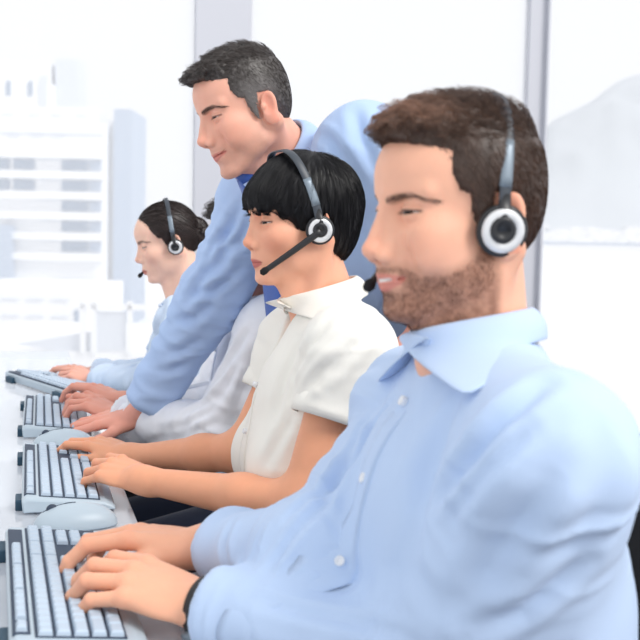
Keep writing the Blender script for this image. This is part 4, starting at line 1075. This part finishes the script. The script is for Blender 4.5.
def build_keyboard(x, y, rz, label, keys=True):
    """x, y = middle; local +x is the typist's side, rows run along local y from the typist's left (-y) to right"""
    root = thing('keyboard', (0, 0, 0), label, 'keyboard', 'keyboards along the desk')
    th = .030; tf = .016; tilt = math.atan((th-tf)/KW)
    def prof(b):
        n = 9; V = []
        sec = [(-KW/2, .004), (-KW/2-.002, th-.006), (-KW/2+.006, th), (KW/2-.012, tf+.001), (KW/2+.004, tf-.006), (KW/2+.006, .004)]
        for i, yy in enumerate((-KL/2-.006, -KL/2-.002, KL/2+.002, KL/2+.006)):
            k = .82 if i in (0, 3) else 1
            for (a, z) in sec: V.append((a*(.985 if i in (0, 3) else 1), yy, .003+(z-.003)*k))
        m = len(sec); F = [(i*m+j, i*m+(j+1) % m, (i+1)*m+(j+1) % m, (i+1)*m+j) for i in range(3) for j in range(m)]
        F += [tuple(range(m))[::-1], tuple(3*m+j for j in range(m))]; b.add(V, F)
    rounded(prof, 'case', M_KCASE, root, .002)
    R = np.array(Matrix.Rotation(tilt, 3, 'Y'))
    top = lambda u: th-(th-tf)*(u/KW)      # height of the sloping deck at distance u from its far side
    rounded(lambda b: b.box((-KW/2+.0115, 0, top(.0115)-.0005), (.019, KL-.030, .004), R), 'key_tray', M_TRAY, root, .0)
    rounded(lambda b: b.box((-KW/2+.074, 0, top(.074)-.0005), (.098, KL-.012, .004), R), 'key_tray', M_TRAY, root, .0)
    cache = {}; unit = (KL-.016)/22.45
    for u, ws in ROWS:
        tot = sum(abs(w) for w in ws); yy = -KL/2+.008; un = unit if u > .02 else (KL-.04)/22.45*1.25
        if u < .02: yy += .012
        for w in ws:
            if w > 0:
                if w not in cache: cache[w] = key_mesh(w*un-.0014, .0158 if u > .02 else .0125)
                o = bpy.data.objects.new('key', cache[w]); COL.objects.link(o); o.parent = root
                o.location = (-KW/2+u, yy+w*un/2, top(u)+.0005); o.rotation_euler = (0, tilt, 0)
            yy += abs(w)*un
        if u < .02: cache = {}
    for sy in (-1, 1):
        rounded(lambda b: b.box((-KW/2-.004, sy*(KL/2-.05), .009), (.016, .05, .018)), 'foot', M_TEAL, root, .002)
    root.location = (x, y, DZ); root.rotation_euler = (0, 0, rz); return root
def build_mouse(x, y, rz, label):
    root = thing('computer_mouse', (x, y, DZ), label, 'mouse', 'computer mice beside the keyboards'); R = np.array(Matrix.Rotation(rz, 3, 'Z')).astype(np.float32); c = np.array([x, y, DZ])
    def f(p):
        q = (p-c.astype(np.float32))@R
        d = ell(q, (0.004, 0, .004), (.060, .034, .034)); d = smin(d, ell(q, (-.018, 0, .002), (.044, .032, .024)), .02)
        return smax(d, .0012-q[:, 2], .004)
    V, F = surface(f, c-.075, c+.075, .0022); mesh('shell', V, F, M_KCASE, root, loc=c)
    b = MB(); a = [c+R@np.array([-.058+.003*i, 0, 0]) for i in range(14)]; pts = []
    for i in range(12):
        h = march(f, c+R@np.array([-.05+.0045*i, 0, .08]), (0, 0, -1), .2)
        if h is not None: pts.append(h+[0, 0, .0002])
    b.tube(pts, .0008, 6); b.build('button_gap', M_TRAY, root, True)
    h = march(f, c+R@np.array([-.036, 0, .08]), (0, 0, -1), .2); b = MB(); b.lathe([(0, -.004), (.0085, -.004), (.009, -.002), (.009, .002), (.0085, .004), (0, .004)], h-[0, 0, .004], ax=R@np.array([0, 1., 0])); b.build('scroll_wheel', M_TRAY, root, True)
    return root
build_keyboard(.060, 1.402, .018, 'pale keyboard nearest the camera, under the hands of the bearded man')
build_keyboard(.082, 2.035, -.01, 'pale keyboard under the hands of the woman with the black bob')
build_keyboard(.088, 2.690, -.02, 'pale keyboard beside the flat hand of the leaning man')
build_keyboard(.115, 3.225, .36, 'farthest keyboard, turned slantwise at the end of the row')
build_mouse(.088, 1.722, .03, 'pale grey mouse between the nearest two keyboards')
build_mouse(.095, 2.365, .03, 'pale grey mouse beyond the keyboard of the woman with the bob')

def office_chair(x, y, rz, label, m, bz=1.0, lean=.06, seat_z=.46):
    root = thing('office_chair', (0, 0, 0), label, 'chair', 'swivel chairs behind the desk')
    # local: +x is behind the sitter
    def cushion(f, lo_, hi_, name, mm, h=.012): V, F = surface(f, lo_, hi_, h); return mesh(name, V, F, mm, root)
    def se(q, c, r, e=4):
        v = np.abs((q-np.asarray(c, np.float32))/np.asarray(r, np.float32))+1e-6; k = (v**e).sum(1)**(1/e); return (k-1)*min(r)
    cushion(lambda p: smax(se(p, (0, 0, seat_z-.035), (.245, .245, .040)), -ell(p, (.02, 0, seat_z+.42), (.55, .5, .42)), .02), (-.3, -.3, seat_z-.12), (.3, .3, seat_z+.06), 'seat', m)
    zc = (bz+seat_z+.10)/2; hh = (bz-seat_z-.10)/2
    def back(p):
        q = p.copy(); q[:, 0] = q[:, 0]-(.245+lean*(p[:, 2]-seat_z)/.5+.35*(p[:, 1]**2)*-1.2)
        return se(q, (0, 0, zc), (.020, .215, hh), 5)
    cushion(back, (.05, -.3, seat_z), (.45, .3, bz+.06), 'backrest', m, .009)
    b = MB(); b.tube([(.05, 0, seat_z-.09), (.24, 0, seat_z-.085), (.29, 0, seat_z+.03), (.27+lean*.5, 0, zc)], [.022, .022, .02, .018], 12); b.build('back_support', M_BPL, root, True)
    b = MB(); b.tube([(0, 0, seat_z-.07), (0, 0, .2)], .022, 16); b.tube([(0, 0, .22), (0, 0, .09)], .032, 16); b.build('gas_column', M_CHR, root, True)
    b = MB(); b.box((.0, 0, seat_z-.095), (.22, .16, .03)); b.build('mechanism', M_BPL, root)
    for k in range(5):
        a = 2*math.pi*k/5+.3; d = np.array([math.cos(a), math.sin(a), 0]); b = MB()
        b.tube([d*.03+[0, 0, .11], d*.18+[0, 0, .095], d*.30+[0, 0, .075]], [.026, .02, .015], 10); lg = b.build('base_spoke', M_BPL, root, True)
        b = MB(); n = np.cross(d, [0, 0, 1.])
        for s in (-1, 1): b.lathe([(0, -.009), (.026, -.008), (.028, 0), (.026, .008), (0, .009)], d*.30+n*s*.014+[0, 0, .028], ax=n, n=20)
        b.tube([d*.30+[0, 0, .028], d*.30+[0, 0, .075]], .008, 8); b.build('castor', M_BPL, lg, True)
    root.location = (x, y, 0); root.rotation_euler = (0, 0, rz); return root
office_chair(.525, 1.13, -.03, 'black swivel chair of the bearded man in front', M_BLK, .965)
office_chair(.50, 1.80, .05, 'black swivel chair of the woman with the bob, leaning man holding its back', M_BLK, 1.00)
office_chair(.53, 2.49, 0, 'navy swivel chair behind the woman with the bob', M_NAVY, 1.055)
office_chair(.50, 3.14, 0, 'black swivel chair of the farthest woman', M_BLK, .93)

# ------------------------------------------------------------------ room
def PY(px, py, Y):
    d = _f + _r*(px-320)/FPX - _u*(py-320)/FPX
    return CAM+d*((Y-CAM[1])/d[1])
WY = 4.9
M_FLOOR = mat('grey_carpet', lo((112, 110, 116)), .9, noise=(30, .08), bump=(400, .5))
M_WALL = mat('white_paint', lo((236, 237, 242)), .7)
M_MULL = mat('pale_grey_aluminium', lo((205, 207, 215)), .5)
def setting(name, fn, m, bev=.0):
    b = MB(); fn(b); o = b.build(name, m); o['kind'] = 'structure'
    if bev:
        md = o.modifiers.new('bevel', 'BEVEL'); md.width = bev; md.segments = 2; md.limit_method = 'ANGLE'
    return o
setting('floor', lambda b: b.box((2.2, 2.0, -.05), (9.0, 7.0, .1)), M_FLOOR)
xa0, xa1 = PY(193, 200, WY)[0], PY(250.5, 60, WY)[0]; xb0, xb1 = PY(527.5, 30, WY)[0], PY(545.5, 30, WY)[0]
setting('wall_back', lambda b: b.box((2.2, WY, .10), (9.0, .16, .20)), M_WALL)
setting('trim_1', lambda b: (b.box(((xa0+xa1)/2, WY, 1.6), (xa1-xa0, .05, 2.8))), M_MULL, .004)
setting('trim_2', lambda b: (b.box(((xb0+xb1)/2-.006, WY, 1.6), (xb1-xb0-.012, .06, 2.8)), b.box((xb1-.006, WY-.01, 1.6), (.012, .09, 2.8))), M_MULL, .002)
setting('trim_3', lambda b: b.box((2.2, WY, 3.05), (9.0, .16, .1)), M_MULL)
gl = bpy.data.materials.new('window_glass'); gl.use_nodes = True; nt = gl.node_tree; nt.nodes.clear()
out = nt.nodes.new('ShaderNodeOutputMaterial'); tr = nt.nodes.new('ShaderNodeBsdfTransparent'); tl = nt.nodes.new('ShaderNodeBsdfTranslucent'); df = nt.nodes.new('ShaderNodeBsdfDiffuse'); ad = nt.nodes.new('ShaderNodeMixShader'); mx = nt.nodes.new('ShaderNodeMixShader')
tl.inputs[0].default_value = (.98, .985, 1, 1); df.inputs[0].default_value = (.98, .985, 1, 1); ad.inputs[0].default_value = .25; mx.inputs[0].default_value = .30  # white veil mixed into the panes imitates the outdoor haze
nt.links.new(tl.outputs[0], ad.inputs[1]); nt.links.new(df.outputs[0], ad.inputs[2]); nt.links.new(tr.outputs[0], mx.inputs[1]); nt.links.new(ad.outputs[0], mx.inputs[2]); nt.links.new(mx.outputs[0], out.inputs[0])
for i, (a, c) in enumerate(((-2.3, xa0), (xa1, xb0), (xb1, 6.7))):
    setting('window_%d' % (i+1), lambda b: b.box(((a+c)/2, WY, 1.6), (c-a, .008, 2.8)), gl)

# ------------------------------------------------------------------ outdoors
GZ = -16.0
M_BW = mat('white_render', (.84, .85, .87), .8)
M_GW = mat('pale_blue_grey_glazing', lo((118, 140, 166)), .4)
M_GG = mat('soft_grey_concrete', lo((206, 212, 222)), .8)
M_SLATE = mat('grey_blue_facade', lo((158, 174, 196)), .8)
M_SEA = mat('sky_bright_bay_water', (.86, .88, .90), .35, noise=(.05, .02))  # near-white base colour stands in for the reflected bright sky
M_MT = mat('hazy_mountain_rock', lo((186, 193, 200)), .95, noise=(.004, .12))  # pale rock tone, with the distance haze put into the colour
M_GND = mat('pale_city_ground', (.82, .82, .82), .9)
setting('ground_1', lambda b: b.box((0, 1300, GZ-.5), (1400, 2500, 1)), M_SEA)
D0 = 190.0; px1 = D0/FPX
def tower():
    # frame of the facade: along the picture to the right is e1, away is e2
    root = thing('apartment_building', P(60, 330, D0)*[1, 1, 0]+[0, 0, GZ], 'tall white apartment block with balconies, in haze beyond the left window', 'building')
    e1 = nrm([_r0[0], _r0[1], 0]); e2 = nrm([_f[0], _f[1], 0])
    o = P(0, 231, D0); o[2] = CAM[2]; Rm = np.stack([e1, e2, [0, 0, 1.]], 1)
    def bx(b, xa, xb, ya, yb, d0, d1):       # xa..xb, ya..yb measured on the facade in the units of one pixel at its distance
        c = o+e1*(xa+xb)/2*px1+e2*(d0+d1)/2+[0, 0, (226-(ya+yb)/2)*px1]; b.box(c, (abs(xb-xa)*px1, abs(d1-d0), abs(yb-ya)*px1), Rm)
    b = MB(); bx(b, -70, 103, 124, 330, 0, 14); bx(b, -70, 92, 108, 124, 1, 14); b.build('wall', M_BW, root)
    b = MB(); bx(b, -70, 48, 84, 108, 3, 14); bx(b, -70, 44, 62, 84, 4, 14); b.build('upper_storey', M_BW, root)
    b = MB(); bx(b, 48, 71, 57, 108, 5, 12); b.build('lift_tower', M_GG, root)
    b = MB(); bx(b, 109, 127, 107, 330, 4, 20); b.build('side_wing', M_SLATE, root)
    b = MB(); bx(b, 102, 109, 118, 330, 6, 18); b.build('link_wall', M_BW, root)
    for k in range(6):
        y = 156+k*20.2
        b = MB(); bx(b, -70, 104, y-4, y+3.2, -1.6, .3); b.build('balcony_slab', M_BW, root)
        if k < 5:
            for (a, c, m) in ((-60, -30, M_GW), (-26, 10, M_GW), (14, 35, M_GW), (62, 88, M_GW), (90, 101, M_SLATE)):
                if k > 1 and c < 36: 
                    continue
                b = MB(); bx(b, a, c, y+4.5, y+14.5, -.25, .2); b.build('window', m, root)
            for a in (40, 50):
                b = MB(); bx(b, a, a+8, y+3.2, y+5.0, -.3, .1); b.build('window_hood', M_GG, root)
    for y, xs in ((136, (8, 31, 52)), (116, (2, 28, 50, 75))):
        for a in xs: b = MB(); bx(b, a, a+12, y, y+2.4, -.25, .2); b.build('window', M_GG, root)
    for a in (2, 24): b = MB(); bx(b, a, a+4, 82, 96, 2.7, 3.1); b.build('window', M_GW, root)
    b = MB(); bx(b, 36, 43, 76, 106, 2.6, 3.2); b.build('window', M_GG, root)
    b = MB(); bx(b, 3, 15, 226, 288, -3, .2); b.build('stair_shaft', M_SLATE, root)
    b = MB(); bx(b, 55, 98, 278, 288, -1, .2); b.build('lobby_front', M_GG, root)
    b = MB(); bx(b, -10, 103, 134, 135.4, -.3, .2); b.build('cornice', M_GG, root)
tower()
D1 = 60.0; p1 = D1/FPX
def low_block():
    root = thing('low_building', P(40, 330, D1)*[1, 1, 0]+[0, 0, GZ], 'low white flat-roofed building in front of the apartment block', 'building')
    e1 = nrm([_r0[0], _r0[1], 0]); e2 = nrm([_f[0], _f[1], 0]); o = P(0, 231, D1); o[2] = CAM[2]; Rm = np.stack([e1, e2, [0, 0, 1.]], 1)
    def bx(b, xa, xb, ya, yb, d0, d1):
        c = o+e1*(xa+xb)/2*p1+e2*(d0+d1)/2+[0, 0, (226-(ya+yb)/2)*p1]; b.box(c, (abs(xb-xa)*p1, abs(d1-d0), abs(yb-ya)*p1), Rm)
    b = MB(); bx(b, -60, 84, 290, 560, 0, 12); b.build('wall', M_BW, root)
    for y in (299, 316):
        for a in (-40, -20, 2, 27, 52): b = MB(); bx(b, a, a+17, y, y+2, -.1, .1); b.build('window', M_GG, root)
    b = MB(); bx(b, 75, 79, 310, 322, -.1, .1); b.build('window', M_GW, root)
low_block()
D2 = 16.0; p2 = D2/FPX
def terrace():
    root = thing('roof_terrace', P(70, 350, D2)*[1, 1, 0]+[0, 0, GZ], 'white roof terrace with posts and grey side screen outside the left window', 'terrace')
    e1 = nrm([_r0[0], _r0[1], 0]); e2 = nrm([_f[0], _f[1], 0]); o = P(0, 231, D2); o[2] = CAM[2]; Rm = np.stack([e1, e2, [0, 0, 1.]], 1)
    def bx(b, xa, xb, ya, yb, d0, d1):
        c = o+e1*(xa+xb)/2*p2+e2*(d0+d1)/2+[0, 0, (226-(ya+yb)/2)*p2]; b.box(c, (abs(xb-xa)*p2, abs(d1-d0), abs(yb-ya)*p2), Rm)
    b = MB(); bx(b, -60, 300, 352, 1300, 0, 5); b.build('wall', M_BW, root)
    b = MB(); bx(b, 80, 150, 303, 309, -.05, .05); b.build('top_rail', M_BW, root)
    for a in (81, 92, 128): b = MB(); bx(b, a, a+5, 300, 353, -.05, .05); b.build('post', M_BW, root)
    b = MB(); bx(b, 97, 126, 311, 350, .0, .04); b.build('screen', M_GG, root)
    V = [o+e1*x*p2+e2*d+[0, 0, (226-y)*p2] for d in (.06, .12) for (x, y) in ((14, 346), (91, 332), (91, 353), (60, 353))]
    b = MB(); b.add(V, [(0, 1, 2, 3), (7, 6, 5, 4), (0, 4, 5, 1), (1, 5, 6, 2), (2, 6, 7, 3), (3, 7, 4, 0)]); b.build('sloping_screen', M_GG, root)
terrace()
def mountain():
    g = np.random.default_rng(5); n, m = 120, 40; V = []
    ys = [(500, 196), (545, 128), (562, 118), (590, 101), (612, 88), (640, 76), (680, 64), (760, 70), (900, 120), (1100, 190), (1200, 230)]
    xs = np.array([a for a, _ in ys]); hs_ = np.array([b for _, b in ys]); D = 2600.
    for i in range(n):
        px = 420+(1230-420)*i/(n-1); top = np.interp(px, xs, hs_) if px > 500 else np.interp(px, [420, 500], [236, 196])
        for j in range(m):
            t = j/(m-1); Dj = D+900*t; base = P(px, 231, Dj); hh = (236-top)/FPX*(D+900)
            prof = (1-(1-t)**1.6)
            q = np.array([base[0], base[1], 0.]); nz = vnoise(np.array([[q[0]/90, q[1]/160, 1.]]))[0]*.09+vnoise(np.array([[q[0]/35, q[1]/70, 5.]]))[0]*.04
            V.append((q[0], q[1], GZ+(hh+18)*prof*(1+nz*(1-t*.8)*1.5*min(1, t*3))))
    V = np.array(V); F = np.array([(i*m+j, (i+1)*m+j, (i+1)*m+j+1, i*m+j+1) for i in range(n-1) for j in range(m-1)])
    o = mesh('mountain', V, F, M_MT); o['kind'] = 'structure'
mountain()
def town():
    g = np.random.default_rng(11); b = MB()
    e1 = nrm([_r0[0], _r0[1], 0]); e2 = nrm([_f[0], _f[1], 0]); Rm = np.stack([e1, e2, [0, 0, 1.]], 1)
    for k in range(420):
        px = g.uniform(500, 720); D = g.uniform(2300, 2750); w = g.uniform(8, 26); h = g.uniform(6, 14)
        c = P(px, 231, D); rise = (D-2300)/450*44*g.uniform(.5, 1.0)
        c[2] = GZ+rise+h/2; b.box(c, (w, w, h), Rm)
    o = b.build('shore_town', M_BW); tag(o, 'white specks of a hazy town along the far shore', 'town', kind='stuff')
    b = MB(); c = P(610, 231, 2290); c[2] = GZ+2; b.box(c, (700, 12, 5), Rm); o = b.build('shoreline', M_SLATE); o['kind'] = 'structure'
town()

# ------------------------------------------------------------------ light
w = bpy.data.worlds.new('daylight'); SC.world = w; w.use_nodes = True; bg = w.node_tree.nodes['Background']
bg.inputs[0].default_value = (.955, .97, 1, 1); bg.inputs[1].default_value = .80
def sun(name, d, e, ang, c=(1, 1, 1)):
    l = bpy.data.lights.new(name, 'SUN'); l.energy = e; l.angle = math.radians(ang); l.color = c
    o = bpy.data.objects.new(name, l); COL.objects.link(o); o.rotation_euler = Vector(d).to_track_quat('-Z', 'Y').to_euler(); return o
sun('sun', (-.55, .62, -.75), 1.7, 25, (1, .97, .93))
vs = SC.view_settings; vs.view_transform = 'Standard'; vs.look = 'None'; vs.gamma = 1; vs.use_curve_mapping = False; vs.exposure = .36

bearded_man()
bob_woman()
hidden_man()
bun_woman()
leaning_man()
